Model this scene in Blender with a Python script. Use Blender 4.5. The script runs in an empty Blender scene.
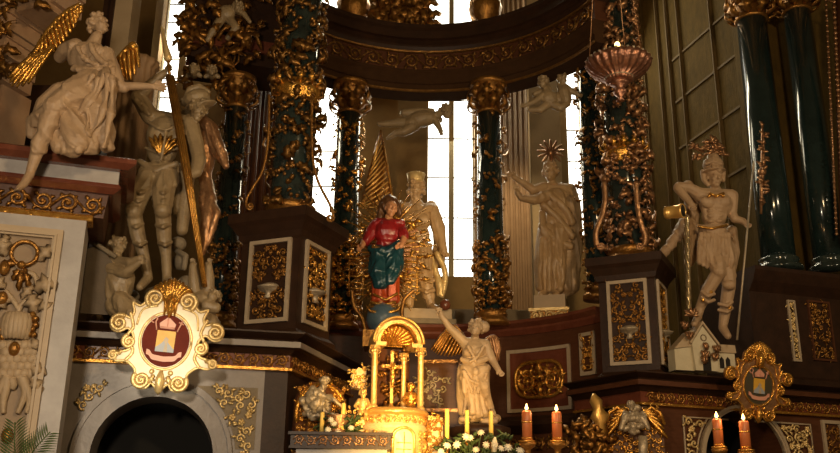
import bpy, math, random
from mathutils import Vector, Matrix, noise
sc = bpy.context.scene
COL = sc.collection
V = Vector
R_ = math.radians
random.seed(7)

# ------------------------------------------------------------------ camera
F, CX, CY = 900.0, 420.0, 226.5
TH, ROLL, EYE = R_(17.8), 0.0125, 1.6
_fw = V((0, math.cos(TH), math.sin(TH)))
_up0 = V((0, -math.sin(TH), math.cos(TH)))
_rt0 = V((1, 0, 0))
_up = _up0 * math.cos(ROLL) - _rt0 * math.sin(ROLL)
_rt = _rt0 * math.cos(ROLL) + _up0 * math.sin(ROLL)
CAM = V((0, 0, EYE))
cam = bpy.data.cameras.new('camera'); camo = bpy.data.objects.new('camera', cam); COL.objects.link(camo)
cam.sensor_fit = 'HORIZONTAL'; cam.sensor_width = 36; cam.lens = F / 840 * 36; cam.clip_end = 200
mw = Matrix((_rt, _up, -_fw)).transposed().to_4x4(); mw.translation = CAM
camo.matrix_world = mw
sc.camera = camo

def ray(px, py):
    return _fw * F + _rt * (px - CX) - _up * (py - CY)
def P(px, py, Y):
    d = ray(px, py); return CAM + d * (Y / d.y)
def Pz(px, py, z):
    d = ray(px, py); return CAM + d * ((z - EYE) / d.z)
def proj(p):
    q = p - CAM; d = q.dot(_fw)
    return CX + F * q.dot(_rt) / d, CY - F * q.dot(_up) / d
def mpp(px, py, Y):
    return (P(px, py, Y) - CAM).dot(_fw) / F

# ------------------------------------------------------------------ materials
MATS = {}
def mat(name, base, rough=.5, metal=0, base2=None, vscale=6, bump=0, bscale=30, emit=None, estr=0, stretch=None, spec=.5, contrast=.25, coat=0):
    m = bpy.data.materials.new(name); m.use_nodes = True
    nt = m.node_tree; b = nt.nodes['Principled BSDF']
    b.inputs['Base Color'].default_value = (*base, 1)
    b.inputs['Roughness'].default_value = rough
    b.inputs['Metallic'].default_value = metal
    b.inputs['Specular IOR Level'].default_value = spec
    if coat: b.inputs['Coat Weight'].default_value = coat
    tc = nt.nodes.new('ShaderNodeTexCoord'); src = tc.outputs['Object']
    if stretch:
        mp = nt.nodes.new('ShaderNodeMapping'); mp.inputs['Scale'].default_value = stretch
        nt.links.new(src, mp.inputs['Vector']); src = mp.outputs['Vector']
    if base2:
        n = nt.nodes.new('ShaderNodeTexNoise'); n.inputs['Scale'].default_value = vscale; n.inputs['Detail'].default_value = 6
        n.inputs['Roughness'].default_value = .65
        r = nt.nodes.new('ShaderNodeValToRGB')
        r.color_ramp.elements[0].position = .5 - contrast; r.color_ramp.elements[1].position = .5 + contrast
        r.color_ramp.elements[0].color = (*base, 1); r.color_ramp.elements[1].color = (*base2, 1)
        nt.links.new(src, n.inputs['Vector']); nt.links.new(n.outputs['Fac'], r.inputs['Fac'])
        nt.links.new(r.outputs['Color'], b.inputs['Base Color'])
    if bump:
        n2 = nt.nodes.new('ShaderNodeTexNoise'); n2.inputs['Scale'].default_value = bscale; n2.inputs['Detail'].default_value = 4
        bp = nt.nodes.new('ShaderNodeBump'); bp.inputs['Strength'].default_value = bump; bp.inputs['Distance'].default_value = .02
        nt.links.new(src, n2.inputs['Vector']); nt.links.new(n2.outputs['Fac'], bp.inputs['Height'])
        nt.links.new(bp.outputs['Normal'], b.inputs['Normal'])
    if emit:
        b.inputs['Emission Color'].default_value = (*emit, 1); b.inputs['Emission Strength'].default_value = estr
    MATS[name] = m
    return m
mat('gold', (.80, .44, .09), .27, .8, (.50, .23, .04), 9, .6, 30)
mat('gold_bright', (.95, .62, .20), .30, .6, (.85, .48, .12), 9, .3, 24)
mat('gold_old', (.46, .23, .05), .36, .75, (.17, .07, .018), 14, .6, 34)
mat('gold_pale', (.85, .66, .33), .40, .5, (.62, .42, .16), 14, .4, 30)
mat('bronze', (.52, .30, .15), .32, .7, (.28, .13, .06), 16, .5, 30)
mat('copper', (.50, .26, .17), .30, .8, (.25, .10, .06), 20, .5, 30)
mat('silver', (.46, .38, .27), .42, .4, (.30, .24, .165), 18, .5, 30)
mat('black_marble', (.010, .013, .012), .14, 0, (.03, .045, .04), 5, 0, 20, contrast=.2, coat=.3)
mat('green_marble', (.007, .014, .014), .14, 0, (.016, .030, .029), 4, 0, coat=.2)
mat('dark_wood', (.020, .010, .006), .42, 0, (.042, .019, .010), 6, .1, 30, spec=.25)
mat('brown_wood', (.060, .022, .010), .40, 0, (.10, .038, .018), 5, .1, 30, stretch=(1, 1, 6), spec=.25)
mat('gold_dim', (.34, .18, .045), .36, .75, (.15, .065, .018), 14, .6, 34)
mat('wing_marble', (.25, .215, .19), .38, 0, (.15, .125, .11), 5, .1, 24, contrast=.3)
mat('dark_slab', (.12, .085, .05), .7, 0, (.07, .05, .03), 6, .2, 30)
mat('red_marble', (.10, .026, .014), .22, 0, (.17, .055, .03), 7, .05, 30)
mat('pale_red_marble', (.42, .27, .16), .45, 0, (.30, .17, .09), 4, .08, 30)
mat('grey_marble', (.40, .37, .35), .45, 0, (.26, .235, .22), 5, .1, 24, contrast=.3)
mat('grey_stone', (.24, .19, .125), .7, 0, (.15, .115, .07), 6, .2, 30)
mat('white_frame', (.44, .35, .25), .5, 0, (.32, .25, .17), 12, .1, 30)
mat('statue_beige', (.42, .285, .17), .55, 0, (.28, .18, .10), 7, .25, 40)
mat('statue_white', (.52, .38, .24), .45, 0, (.38, .27, .16), 7, .2, 40)
mat('statue_grey', (.32, .235, .13), .42, 0, (.20, .14, .075), 8, .25, 40)
mat('statue_warm', (.48, .32, .165), .40, 0, (.32, .20, .095), 8, .2, 40)
mat('flesh', (.50, .25, .12), .4, 0, (.40, .17, .08), 8, .05, 40)
mat('red_paint', (.27, .014, .016), .28, 0, (.16, .008, .010), 10, .2, 30)
mat('orange_paint', (.45, .075, .015), .30, .2, (.30, .035, .010), 10, .2, 30)
mat('blue_paint', (.012, .058, .075), .25, .1, (.006, .028, .04), 10, .2, 30)
mat('globe_blue', (.10, .16, .22), .35, 0, (.06, .10, .13), 10, .1, 30)
mat('hair_dark', (.10, .045, .018), .4, .2)
mat('cream', (.82, .74, .56), .42, 0, (.74, .62, .42), 12, .08, 30)
mat('field_red', (.12, .014, .006), .6, 0, (.08, .009, .004), 10, .1, spec=.1)
mat('field_green', (.035, .04, .02), .6, 0, (.06, .035, .015), 30, .1)
mat('pink_paint', (.58, .28, .20), .5)
mat('yellow_paint', (.62, .36, .04), .5, 0, (.50, .26, .03), 20)
mat('steel_blue', (.28, .30, .34), .5)
mat('panel_stone', (.29, .20, .115), .6, 0, (.21, .14, .08), 6, .2, 30)
mat('frame_stone', (.42, .31, .19), .5, 0, (.34, .25, .15), 5, .1, 30)
mat('carving_stone', (.42, .31, .19), .55, 0, (.31, .22, .13), 8, .2, 40)
mat('wall_tan', (.25, .16, .065), .8, 0, (.18, .11, .045), 3, .1, 12, spec=.1)
mat('matte_brown', (.040, .020, .010), .9, 0, (.06, .03, .014), 8, spec=.05)
mat('wall_olive', (.14, .090, .026), .85, 0, (.075, .050, .016), 5, .5, 16, stretch=(2, 2, .8), spec=.1)
mat('olive_trim', (.15, .095, .028), .8, 0, (.10, .062, .020), 7, .3, 20)
mat('flute_stone', (.34, .21, .11), .7, 0, (.25, .15, .075), 4, .1, 20)
mat('pier_stone', (.40, .29, .155), .8, 0, (.30, .21, .11), 3, .1, 15)
mat('leading', (.05, .045, .035), .7)
mat('window_stone', (.30, .25, .15), .8)
mat('niche_shade', (.004, .0035, .003), .9)
mat('floor_stone', (.20, .17, .14), .4, 0, (.13, .11, .09), 2)
mat('wax_yellow', (.80, .56, .14), .5, 0)
mat('wax_red', (.52, .16, .05), .40, 0, (.42, .11, .035), 10)
mat('white_petal', (.78, .72, .56), .7)
mat('leaf_green', (.05, .09, .02), .6, 0, (.03, .05, .015), 12)
mat('palm_green', (.07, .11, .02), .55, 0, (.04, .07, .012), 12)
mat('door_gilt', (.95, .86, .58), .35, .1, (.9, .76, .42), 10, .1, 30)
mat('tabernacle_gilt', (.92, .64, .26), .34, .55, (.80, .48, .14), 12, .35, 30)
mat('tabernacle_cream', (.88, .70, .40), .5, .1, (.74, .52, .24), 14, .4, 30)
mat('house_plaster', (.56, .50, .36), .6, 0, (.46, .40, .27), 8, .1)
mat('water', (.50, .42, .26), .18, .75, (.32, .22, .10), 20, .3, 40)
mat('flame', (1, .7, .3), .5, emit=(1, .55, .16), estr=10)
mat('hole', (.01, .007, .005), .9)
mat('mat_iron', (.03, .02, .015), .4, .6)

def sky_pane(name, col, strength):
    m = bpy.data.materials.new(name); m.use_nodes = True; nt = m.node_tree
    b = nt.nodes['Principled BSDF']; b.inputs['Base Color'].default_value = (.6, .58, .5, 1); b.inputs['Roughness'].default_value = .4
    tc = nt.nodes.new('ShaderNodeTexCoord'); n = nt.nodes.new('ShaderNodeTexNoise'); n.inputs['Scale'].default_value = 3.0
    r = nt.nodes.new('ShaderNodeValToRGB'); r.color_ramp.elements[0].color = (*col, 1); r.color_ramp.elements[1].color = (1, .97, .86, 1)
    nt.links.new(tc.outputs['Object'], n.inputs['Vector']); nt.links.new(n.outputs['Fac'], r.inputs['Fac'])
    nt.links.new(r.outputs['Color'], b.inputs['Emission Color']); b.inputs['Emission Strength'].default_value = strength
    MATS[name] = m
sky_pane('pane', (1, .95, .82), 4.0)

# ------------------------------------------------------------------ mesh builder
class MB:
    def __init__(s): s.v = []; s.f = []; s.sm = []; s.mi = []; s.mat = 0
    def add(s, vs, fs, smooth=True):
        o = len(s.v); s.v.extend(vs)
        for f in fs: s.f.append(tuple(i + o for i in f)); s.sm.append(smooth); s.mi.append(s.mat)
    def box(s, c, size, yaw=0, M=None):
        hx, hy, hz = size[0] / 2, size[1] / 2, size[2] / 2
        Mx = M or Matrix.Rotation(yaw, 3, 'Z')
        vs = [V(c) + Mx @ V((x * hx, y * hy, z * hz)) for x in (-1, 1) for y in (-1, 1) for z in (-1, 1)]
        s.add(vs, [(0, 1, 3, 2), (4, 6, 7, 5), (0, 4, 5, 1), (2, 3, 7, 6), (0, 2, 6, 4), (1, 5, 7, 3)], False)
    def ball(s, c, r, M=None, n=10):
        if not isinstance(r, (tuple, list, Vector)): r = (r, r, r)
        c = V(c); vs = []; m = max(4, n // 2 + 1)
        for i in range(1, m):
            a = math.pi * i / m
            for j in range(n):
                b = 2 * math.pi * j / n
                q = V((math.sin(a) * math.cos(b) * r[0], math.sin(a) * math.sin(b) * r[1], math.cos(a) * r[2]))
                vs.append(c + (M @ q if M else q))
        t = V((0, 0, r[2])); t = M @ t if M else t
        top = len(vs); vs.append(c + t); vs.append(c - t)
        fs = []
        for i in range(m - 2):
            for j in range(n):
                k = (j + 1) % n; fs.append((i * n + j, (i + 1) * n + j, (i + 1) * n + k, i * n + k))
        for j in range(n):
            k = (j + 1) % n; fs.append((top, j, k)); fs.append((top + 1, (m - 2) * n + k, (m - 2) * n + j))
        s.add(vs, fs)
    def tube(s, pts, r, n=7, cap=True):
        pts = [V(p) for p in pts]; N = len(pts)
        if N < 2: return
        rs = list(r) if isinstance(r, (list, tuple)) else [r] * N
        vs = []; prev = None
        for i, p in enumerate(pts):
            t = (pts[min(i + 1, N - 1)] - pts[max(i - 1, 0)])
            if t.length < 1e-9: t = V((0, 0, 1))
            t.normalize()
            if prev is None:
                a = V((0, 1, 0)) if abs(t.y) < .9 else V((1, 0, 0))
                x = t.cross(a).normalized()
            else:
                x = prev - t * prev.dot(t)
                x = x.normalized() if x.length > 1e-6 else t.orthogonal().normalized()
            prev = x; y = t.cross(x)
            for j in range(n):
                b = 2 * math.pi * j / n; vs.append(p + (x * math.cos(b) + y * math.sin(b)) * rs[i])
        fs = [(i * n + j, i * n + (j + 1) % n, (i + 1) * n + (j + 1) % n, (i + 1) * n + j) for i in range(N - 1) for j in range(n)]
        if cap:
            fs.append(tuple(range(n - 1, -1, -1))); fs.append(tuple((N - 1) * n + j for j in range(n)))
        s.add(vs, fs)
    def capsule(s, a, b, ra, rb, n=10):
        a = V(a); b = V(b); d = b - a
        s.ball(a, ra, None, n); s.ball(b, rb, None, n)
        if d.length > 1e-6: s.tube([a, b], [ra, rb], n)
    def lathe(s, prof, o, n=20, flute=0, nf=0, M=None):
        o = V(o); vs = []
        for r, z in prof:
            for j in range(n):
                a = 2 * math.pi * j / n
                rr = r * (1 + flute * math.cos(nf * a)) if nf else r
                q = V((rr * math.cos(a), rr * math.sin(a), z)); vs.append(o + (M @ q if M else q))
        N = len(prof)
        fs = [(i * n + j, i * n + (j + 1) % n, (i + 1) * n + (j + 1) % n, (i + 1) * n + j) for i in range(N - 1) for j in range(n)]
        fs.append(tuple(range(n - 1, -1, -1))); fs.append(tuple((N - 1) * n + j for j in range(n)))
        s.add(vs, fs)
    def prism(s, poly, fr, d0, d1):
        n = len(poly)
        A = sum(poly[i][0] * poly[(i + 1) % n][1] - poly[(i + 1) % n][0] * poly[i][1] for i in range(n))
        if A < 0: poly = poly[::-1]
        vs = [fr(u, v, d0) for u, v in poly] + [fr(u, v, d1) for u, v in poly]
        fs = [tuple(range(n, 2 * n)), tuple(range(n - 1, -1, -1))] + [(i, (i + 1) % n, n + (i + 1) % n, n + i) for i in range(n)]
        s.add(vs, fs, False)
    def rect(s, fr, u0, v0, u1, v1, d0, d1): s.prism([(u0, v0), (u1, v0), (u1, v1), (u0, v1)], fr, d0, d1)
    def border(s, fr, u0, v0, u1, v1, w, d0, d1):
        s.rect(fr, u0, v0, u0 + w, v1, d0, d1); s.rect(fr, u1 - w, v0, u1, v1, d0, d1)
        s.rect(fr, u0 + w, v0, u1 - w, v0 + w, d0, d1); s.rect(fr, u0 + w, v1 - w, u1 - w, v1, d0, d1)
    def sweep(s, prof, path, closed=False, side=1, smooth=False):
        # prof: closed polygon of (out, z); path: plan points; out is to the right of travel * side
        N = len(path); pts = [V((p[0], p[1], 0)) for p in path]; vs = []; K = len(prof)
        for i in range(N):
            ds = []
            if closed or i > 0: ds.append((pts[i] - pts[i - 1]).normalized())
            if closed or i < N - 1: ds.append((pts[(i + 1) % N] - pts[i]).normalized())
            ns = [V((d.y, -d.x, 0)) * side for d in ds]
            if len(ns) == 2:
                m = (ns[0] + ns[1]); m.normalize(); m = m / max(.35, m.dot(ns[0]))
            else: m = ns[0]
            for o, z in prof: q = pts[i] + m * o; vs.append(V((q.x, q.y, z)))
        fs = []
        for i in range(N if closed else N - 1):
            j = (i + 1) % N
            for k in range(K):
                l = (k + 1) % K; fs.append((i * K + k, j * K + k, j * K + l, i * K + l))
        if not closed:
            fs.append(tuple(range(K))); fs.append(tuple((N - 1) * K + k for k in range(K - 1, -1, -1)))
        s.add(vs, fs, smooth)
    def leaf(s, p, d, nrm, L, W, curl=.25, lobes=3):
        p = V(p); d = V(d).normalized(); nrm = V(nrm); nrm = (nrm - d * nrm.dot(d))
        nrm = nrm.normalized() if nrm.length > 1e-6 else d.orthogonal().normalized()
        sd = d.cross(nrm); vs = []; rows = 7
        for i in range(rows):
            t = i / (rows - 1)
            w = W * .5 * (math.sin(math.pi * (t * .88 + .06)) ** .8) * (1 + .32 * math.cos(2 * math.pi * lobes * t + math.pi))
            c = p + d * (L * t) + nrm * (L * curl * (math.sin(math.pi * t * .9) - .5 * t * t))
            th = W * .10
            vs += [c - sd * w, c + nrm * th, c + sd * w, c - nrm * th * .6]
        fs = [(i * 4 + j, i * 4 + (j + 1) % 4, i * 4 + 4 + (j + 1) % 4, i * 4 + 4 + j) for i in range(rows - 1) for j in range(4)]
        fs += [(3, 2, 1, 0), tuple((rows - 1) * 4 + j for j in range(4))]
        s.add(vs, fs)
    def feather(s, p0, p1, nrm, W):
        p0 = V(p0); p1 = V(p1); d = (p1 - p0); L = d.length; d.normalize(); nrm = V(nrm)
        nrm = (nrm - d * nrm.dot(d)).normalized(); sd = d.cross(nrm); vs = []; rows = 6
        for i in range(rows):
            t = i / (rows - 1); w = W * .5 * (.75 + .4 * math.sin(math.pi * t)) * (1 if t < .85 else .62)
            c = p0 + d * (L * t) + nrm * (.06 * L * math.sin(math.pi * t))
            vs += [c - sd * w, c + nrm * W * .34, c + sd * w, c - nrm * W * .1]
        fs = [(i * 4 + j, i * 4 + (j + 1) % 4, i * 4 + 4 + (j + 1) % 4, i * 4 + 4 + j) for i in range(rows - 1) for j in range(4)]
        fs += [(3, 2, 1, 0), tuple((rows - 1) * 4 + j for j in range(4))]
        s.add(vs, fs)

WL = {}
def setp(o, label=None, cat=None, group=None, kind=None):
    if label: o['label'] = label
    if cat: o['category'] = cat
    if group: o['group'] = group
    if kind: o['kind'] = kind
    return o
def thing(name, label, cat, loc, group=None, kind=None):
    o = bpy.data.objects.new(name, None); COL.objects.link(o); o.empty_display_size = .1
    o.location = loc; WL[o.name] = V(loc)
    return setp(o, label, cat, group, kind)
def part(name, mb, m, parent=None, label=None):
    off = WL[parent.name] if parent else V((0, 0, 0))
    me = bpy.data.meshes.new(name)
    me.from_pydata([tuple(v - off) for v in mb.v], [], mb.f)
    me.polygons.foreach_set('use_smooth', mb.sm); me.polygons.foreach_set('material_index', mb.mi)
    for x in (m if isinstance(m, (list, tuple)) else [m]): me.materials.append(MATS[x])
    me.update()
    o = bpy.data.objects.new(name, me); COL.objects.link(o); WL[o.name] = off
    if parent: o.parent = parent
    if label: o['label'] = label
    return o
def single(name, mb, m, label, cat, group=None, kind=None):
    # a thing that is one mesh; origin at the bottom centre of its bounds
    xs = [v.x for v in mb.v]; ys = [v.y for v in mb.v]; zs = [v.z for v in mb.v]
    b = V(((min(xs) + max(xs)) / 2, (min(ys) + max(ys)) / 2, min(zs)))
    mb.v = [v - b for v in mb.v]
    o = part(name, mb, m); o.location = b; WL[o.name] = b
    return setp(o, label, cat, group, kind)
def struct(name, mb, m):
    o = part(name, mb, m); o['kind'] = 'structure'; return o

def plane(o, yaw):
    """upright frame: u along the wall, v = height, d towards the viewer"""
    o = V((o[0], o[1], 0)); U = V((math.cos(yaw), math.sin(yaw), 0)); N = V((math.sin(yaw), -math.cos(yaw), 0))
    def fr(u, v, d): q = o + U * u + N * d; return V((q.x, q.y, v))
    def uv(px, py):
        r = ray(px, py); t = (o - CAM).dot(N) / r.dot(N); q = CAM + r * t
        return (q - o).dot(U), q.z
    fr.uv = uv; fr.U = U; fr.N = N
    return fr
def cyl(c, Rr):
    """inside of an upright cylinder: u = -angle * R (left to right), v = height, d towards the axis"""
    def fr(u, v, d):
        a = math.pi / 2 - u / Rr; return V((c[0] + (Rr - d) * math.cos(a), c[1] + (Rr - d) * math.sin(a), v))
    def uv(px, py):
        r = ray(px, py); A = r.x ** 2 + r.y ** 2; ox, oy = CAM.x - c[0], CAM.y - c[1]
        B = ox * r.x + oy * r.y; C = ox * ox + oy * oy - Rr * Rr; D = max(0, B * B - A * C)
        t = (-B + math.sqrt(D)) / A; q = CAM + r * t
        return (math.pi / 2 - math.atan2(q.y - c[1], q.x - c[0])) * Rr, q.z
    fr.uv = uv
    return fr
def face(c, m, yaw=0, tilt=0):
    """local frame in units of m metres around point c: u right, v up, d towards the viewer"""
    c = V(c); U = V((math.cos(yaw), math.sin(yaw), 0)); N = V((math.sin(yaw), -math.cos(yaw), 0)); Z = V((0, 0, 1))
    N2 = N * math.cos(tilt) - Z * math.sin(tilt); Z2 = Z * math.cos(tilt) + N * math.sin(tilt)
    def fr(u, v, d): return c + (U * u + Z2 * v + N2 * d) * m
    fr.N = N2; fr.s = m
    return fr

# ------------------------------------------------------------------ ornament
def spiral(cx, cy, r, turns, a0, dr=1, n=None, rin=.12):
    n = n or int(10 * turns) + 6
    return [(cx + r * (1 - (1 - rin) * t) * math.cos(a0 + dr * 2 * math.pi * turns * t),
             cy + r * (1 - (1 - rin) * t) * math.sin(a0 + dr * 2 * math.pi * turns * t)) for t in [i / (n - 1) for i in range(n)]]
def curve(fr, pts, d=0): return [fr(p[0], p[1], d) for p in pts]
def volute(mb, fr, cx, cy, r, turns, a0, dr, w, d, n=6):
    pts = spiral(cx, cy, r, turns, a0, dr); N = len(pts); s_ = getattr(fr, 's', 1)
    mb.tube(curve(fr, pts, d), [w * s_ * (1 - .5 * i / N) for i in range(N)], n)
    mb.ball(fr(cx, cy, d), w * 1.5 * s_, None, 8)
def fleaf(mb, fr, u, v, ang, L, W, d, curl=.2):
    p = fr(u, v, d); q = fr(u + math.cos(ang) * L, v + math.sin(ang) * L, d); n = fr(u, v, d + L) - p
    mb.leaf(p, q - p, n, (q - p).length, (q - p).length * W / L, curl)
def ornament(mb, fr, inside, bounds, size, seed, d=0, sym=None, rod=.11):
    """dense acanthus: spirals with leaves, at poisson-spread points; sym = axis u for mirror symmetry"""
    rg = random.Random(seed); u0, v0, u1, v1 = bounds; pts = []; s_ = getattr(fr, 's', 1)
    for _ in range(1600):
        u, v = rg.uniform(u0, u1), rg.uniform(v0, v1)
        if sym is not None and u > sym - size * .35: continue
        if not inside(u, v): continue
        if all((u - a) ** 2 + (v - b) ** 2 > (size * .92) ** 2 for a, b in pts): pts.append((u, v))
    for u, v in pts:
        a0 = rg.uniform(0, 6.28); dr = rg.choice((-1, 1)); kind = rg.random(); la = [rg.uniform(0, 6.28) for _ in range(3)]
        for mir in ((1,) if sym is None else (1, -1)):
            uu = u if mir == 1 else 2 * sym - u; ang = a0 if mir == 1 else math.pi - a0; dd = dr * mir
            if kind < .6:
                N_ = spiral(uu, v, size * .52, 1.3, ang, dd, 13)
                mb.tube(curve(fr, N_, d + size * .12), [size * s_ * rod * (1.2 - .6 * i / 13) for i in range(13)], 5)
                mb.ball(fr(uu, v, d + size * .14), size * s_ * .14, None, 6)
            else:
                for k in range(5):
                    a = ang + k * 1.257; mb.ball(fr(uu + math.cos(a) * size * .24, v + math.sin(a) * size * .24, d + size * .14), size * s_ * .19, None, 6)
                mb.ball(fr(uu, v, d + size * .24), size * s_ * .15, None, 6)
            for l in la:
                l2 = l if mir == 1 else math.pi - l
                fleaf(mb, fr, uu + math.cos(l2) * size * .42, v + math.sin(l2) * size * .42, l2 + .5 * dd, size * .62, size * .34, d + size * .08)
def frieze(mb, fr, u0, u1, v, h, d, seed=0, rod=.09):
    """running scroll band"""
    n = max(2, round((u1 - u0) / (h * 1.15))); st = (u1 - u0) / n; rg = random.Random(seed); s_ = getattr(fr, 's', 1)
    for i in range(n):
        u = u0 + st * (i + .5); up = 1 if i % 2 else -1
        pts = spiral(u, v, h * .44, 1.5, -up * 1.57, up, 16)
        mb.tube(curve(fr, pts, d + h * .1), [h * s_ * rod * (1.2 - .6 * k / 16) for k in range(16)], 5)
        mb.ball(fr(u, v, d + h * .12), h * s_ * .13, None, 6)
        wv = [(u - st * .5 + st * t, v + up * h * .42 * math.cos(math.pi * (t - .5) * 1.0) * (1 if 0 else 1) * -1) for t in (0, .25, .5, .75, 1)]
        mb.tube(curve(fr, wv, d + h * .08), h * s_ * rod * .9, 5)
        for a in (.6, 2.2, 4.0, 5.4):
            fleaf(mb, fr, u + math.cos(a) * h * .3, v + math.sin(a) * h * .3, a + rg.uniform(-.6, .6), h * .34, h * .2, d + h * .05)

# ------------------------------------------------------------------ sculpture
class Fig:
    def __init__(s, Y, px, py): s.mb = MB(); s.Y = Y; s.m = mpp(px, py, Y)
    def w(s, px, py, dy=0): return P(px, py, s.Y + dy)
    def limb(s, *pts):
        for a, b in zip(pts, pts[1:]):
            s.mb.capsule(s.w(a[0], a[1], a[2]), s.w(b[0], b[1], b[2]), a[3] * s.m, b[3] * s.m)
    def blob(s, px, py, dy, rx, ry, rd, tilt=0):
        M = Matrix.Rotation(R_(-tilt), 3, 'Y')
        s.mb.ball(s.w(px, py, dy), (rx * s.m, rd * s.m, ry * s.m), M, 14)
    def head(s, px, py, dy, r, yaw=0, pitch=0, roll=0, hair='curls', seed=1, beard=False):
        c = s.w(px, py, dy); R = r * s.m
        M = Matrix.Rotation(R_(yaw), 3, 'Z') @ Matrix.Rotation(R_(roll), 3, 'Y') @ Matrix.Rotation(R_(-pitch), 3, 'X')
        def e(x, f, z, a, b, h): s.mb.ball(c + M @ V((x * R, -f * R, z * R)), (a * R, b * R, h * R), M, 10)
        e(0, -.12, .28, .70, .86, .72); e(0, .16, -.12, .58, .62, .84); e(0, .42, -.72, .30, .32, .26)
        for t, q, rr in ((.22, .70, .10), (.06, .80, .12), (-.10, .90, .15)): e(0, q, t, rr, rr, rr)
        for k in (-1, 1):
            e(k * .27, .62, .24, .24, .18, .09); e(k * .27, .60, .08, .13, .12, .09); e(k * .32, .50, -.22, .22, .2, .2); e(k * .66, -.05, -.02, .08, .18, .24)
        e(0, .68, -.40, .20, .12, .06); e(0, .66, -.50, .17, .12, .06)
        rg = random.Random(seed)
        if hair:
            for _ in range(46 if hair != 'short' else 26):
                a = rg.uniform(0, 6.28); z = rg.uniform(-.55 if hair == 'long' else -.1, .95)
                x, f = .74 * math.cos(a) * math.sqrt(max(0, 1 - (z * .8) ** 2)), .9 * math.sin(a) * math.sqrt(max(0, 1 - (z * .8) ** 2)) - .1
                if f > .25 and z < .5: continue
                q = rg.uniform(.13, .24); e(x, f, z, q, q, q)
        if beard:
            for _ in range(18): e(rg.uniform(-.36, .36), rg.uniform(.3, .62), rg.uniform(-1.25, -.6), .16, .14, .2)
        return c, M, R
    def hand(s, px, py, dy, ang, L, spread=.5, curl=.35, flip=1):
        a = R_(ang); ux, uy = math.cos(a), -math.sin(a); nx, ny = -uy, ux
        s.blob(px + ux * L * .22, py + uy * L * .22, dy, L * .30, L * .22, L * .13, ang)
        for k, ln in zip((-1.5, -.5, .5, 1.5), (.46, .56, .54, .40)):
            bx, by = px + ux * L * .42 + nx * k * L * .125, py + uy * L * .42 + ny * k * L * .125
            fx, fy = ux + nx * k * spread * .3, uy + ny * k * spread * .3
            mr = .0085 / s.m; s.limb((bx, by, dy, max(mr, L * .085)), (bx + fx * L * ln * .5, by + fy * L * ln * .5, dy - curl * .02, max(mr, L * .078)), (bx + fx * L * ln * (1 - curl * .3), by + fy * L * ln * (1 - curl * .3), dy - curl * .08 + .02 * curl, max(mr * .95, L * .06)))
        tx, ty = px + ux * L * .1 + nx * flip * L * .2, py + uy * L * .1 + ny * flip * L * .2
        s.limb((tx, ty, dy, L * .10), (tx + (ux * .5 + nx * flip * .6) * L * .28, ty + (uy * .5 + ny * flip * .6) * L * .28, dy - .01, L * .09), (tx + (ux * .9 + nx * flip * .5) * L * .42, ty + (uy * .9 + ny * flip * .5) * L * .42, dy - .02, L * .07))
    def build(s, name, m, parent=None, vox=.010, cloth=(), smooth=1):
        off = WL[parent.name] if parent else V((0, 0, 0))
        me = bpy.data.meshes.new(name); me.from_pydata([tuple(v) for v in s.mb.v], [], s.mb.f)
        o = bpy.data.objects.new(name, me); COL.objects.link(o)
        r = o.modifiers.new('r', 'REMESH'); r.mode = 'VOXEL'; r.voxel_size = vox * .62
        if smooth:
            q = o.modifiers.new('s', 'SMOOTH'); q.iterations = smooth; q.factor = .5
        dg = bpy.context.evaluated_depsgraph_get(); dg.update()
        me2 = bpy.data.meshes.new_from_object(o.evaluated_get(dg))
        o.modifiers.clear(); o.data = me2; bpy.data.meshes.remove(me); me2.name = name
        if cloth:
            nv = [v.normal.copy() for v in me2.vertices]
            for v, n in zip(me2.vertices, nv):
                x, y = proj(v.co)
                for (x0, y0, x1, y1, amp, fx, fz, sh) in cloth:
                    if x0 < x < x1 and y0 < y < y1:
                        e = min(1, (x - x0) / 3, (x1 - x) / 3, (y - y0) / 3, (y1 - y) / 3)
                        c = v.co; q = V(((c.x + c.z * sh) * fx, c.y * fx, c.z * fz)); w = noise.noise(q * .5) * .9
                        h = 1 - 2.2 * abs(noise.noise(q + V((w, w, 0))))
                        v.co = c + n * (amp * e * h); break
        for v in me2.vertices: v.co -= off
        me2.polygons.foreach_set('use_smooth', [True] * len(me2.polygons))
        me2.materials.clear(); me2.materials.append(MATS[m]); me2.update()
        WL[o.name] = off
        if parent: o.parent = parent
        return o
def wing(Y, spine, tips, nrm=(0, -1, 0), W=4, rows=((1.0, .95), (.66, .9), (.36, .9))):
    """spine: px points of the leading edge; tips: px points of the feather ends (same count after resampling)"""
    mb = MB()
    def res(pts, n):
        out = []
        for i in range(n):
            t = i / (n - 1) * (len(pts) - 1); k = min(int(t), len(pts) - 2); f = t - k
            out.append(tuple(pts[k][j] * (1 - f) + pts[k + 1][j] * f for j in range(3)))
        return out
    pl = lambda q: sum(math.hypot(q[i + 1][0] - q[i][0], q[i + 1][1] - q[i][1]) for i in range(len(q) - 1))
    n = max(5, int(max(pl(spine), pl(tips)) / (W * .82))); S = res(spine, n); T = res(tips, n); m = mpp(S[0][0], S[0][1], Y)
    for li, (fr_, ws) in enumerate(rows):
        for a, b in zip(S, T):
            p0 = P(a[0], a[1], Y + a[2] - li * W * .18 * m); q = P(b[0], b[1], Y + b[2] - li * W * .18 * m)
            mb.feather(p0, p0 + (q - p0) * fr_, nrm, W * m * ws)
    mb.tube([P(a[0], a[1], Y + a[2]) for a in S], [W * .55 * m] * n, 8)
    return mb
def pxtube(mb, Y, pts, r, n=7):
    m = mpp(pts[0][0], pts[0][1], Y)
    mb.tube([P(p[0], p[1], Y + (p[2] if len(p) > 2 else 0)) for p in pts], [q * m for q in r] if isinstance(r, (list, tuple)) else r * m, n)
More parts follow.
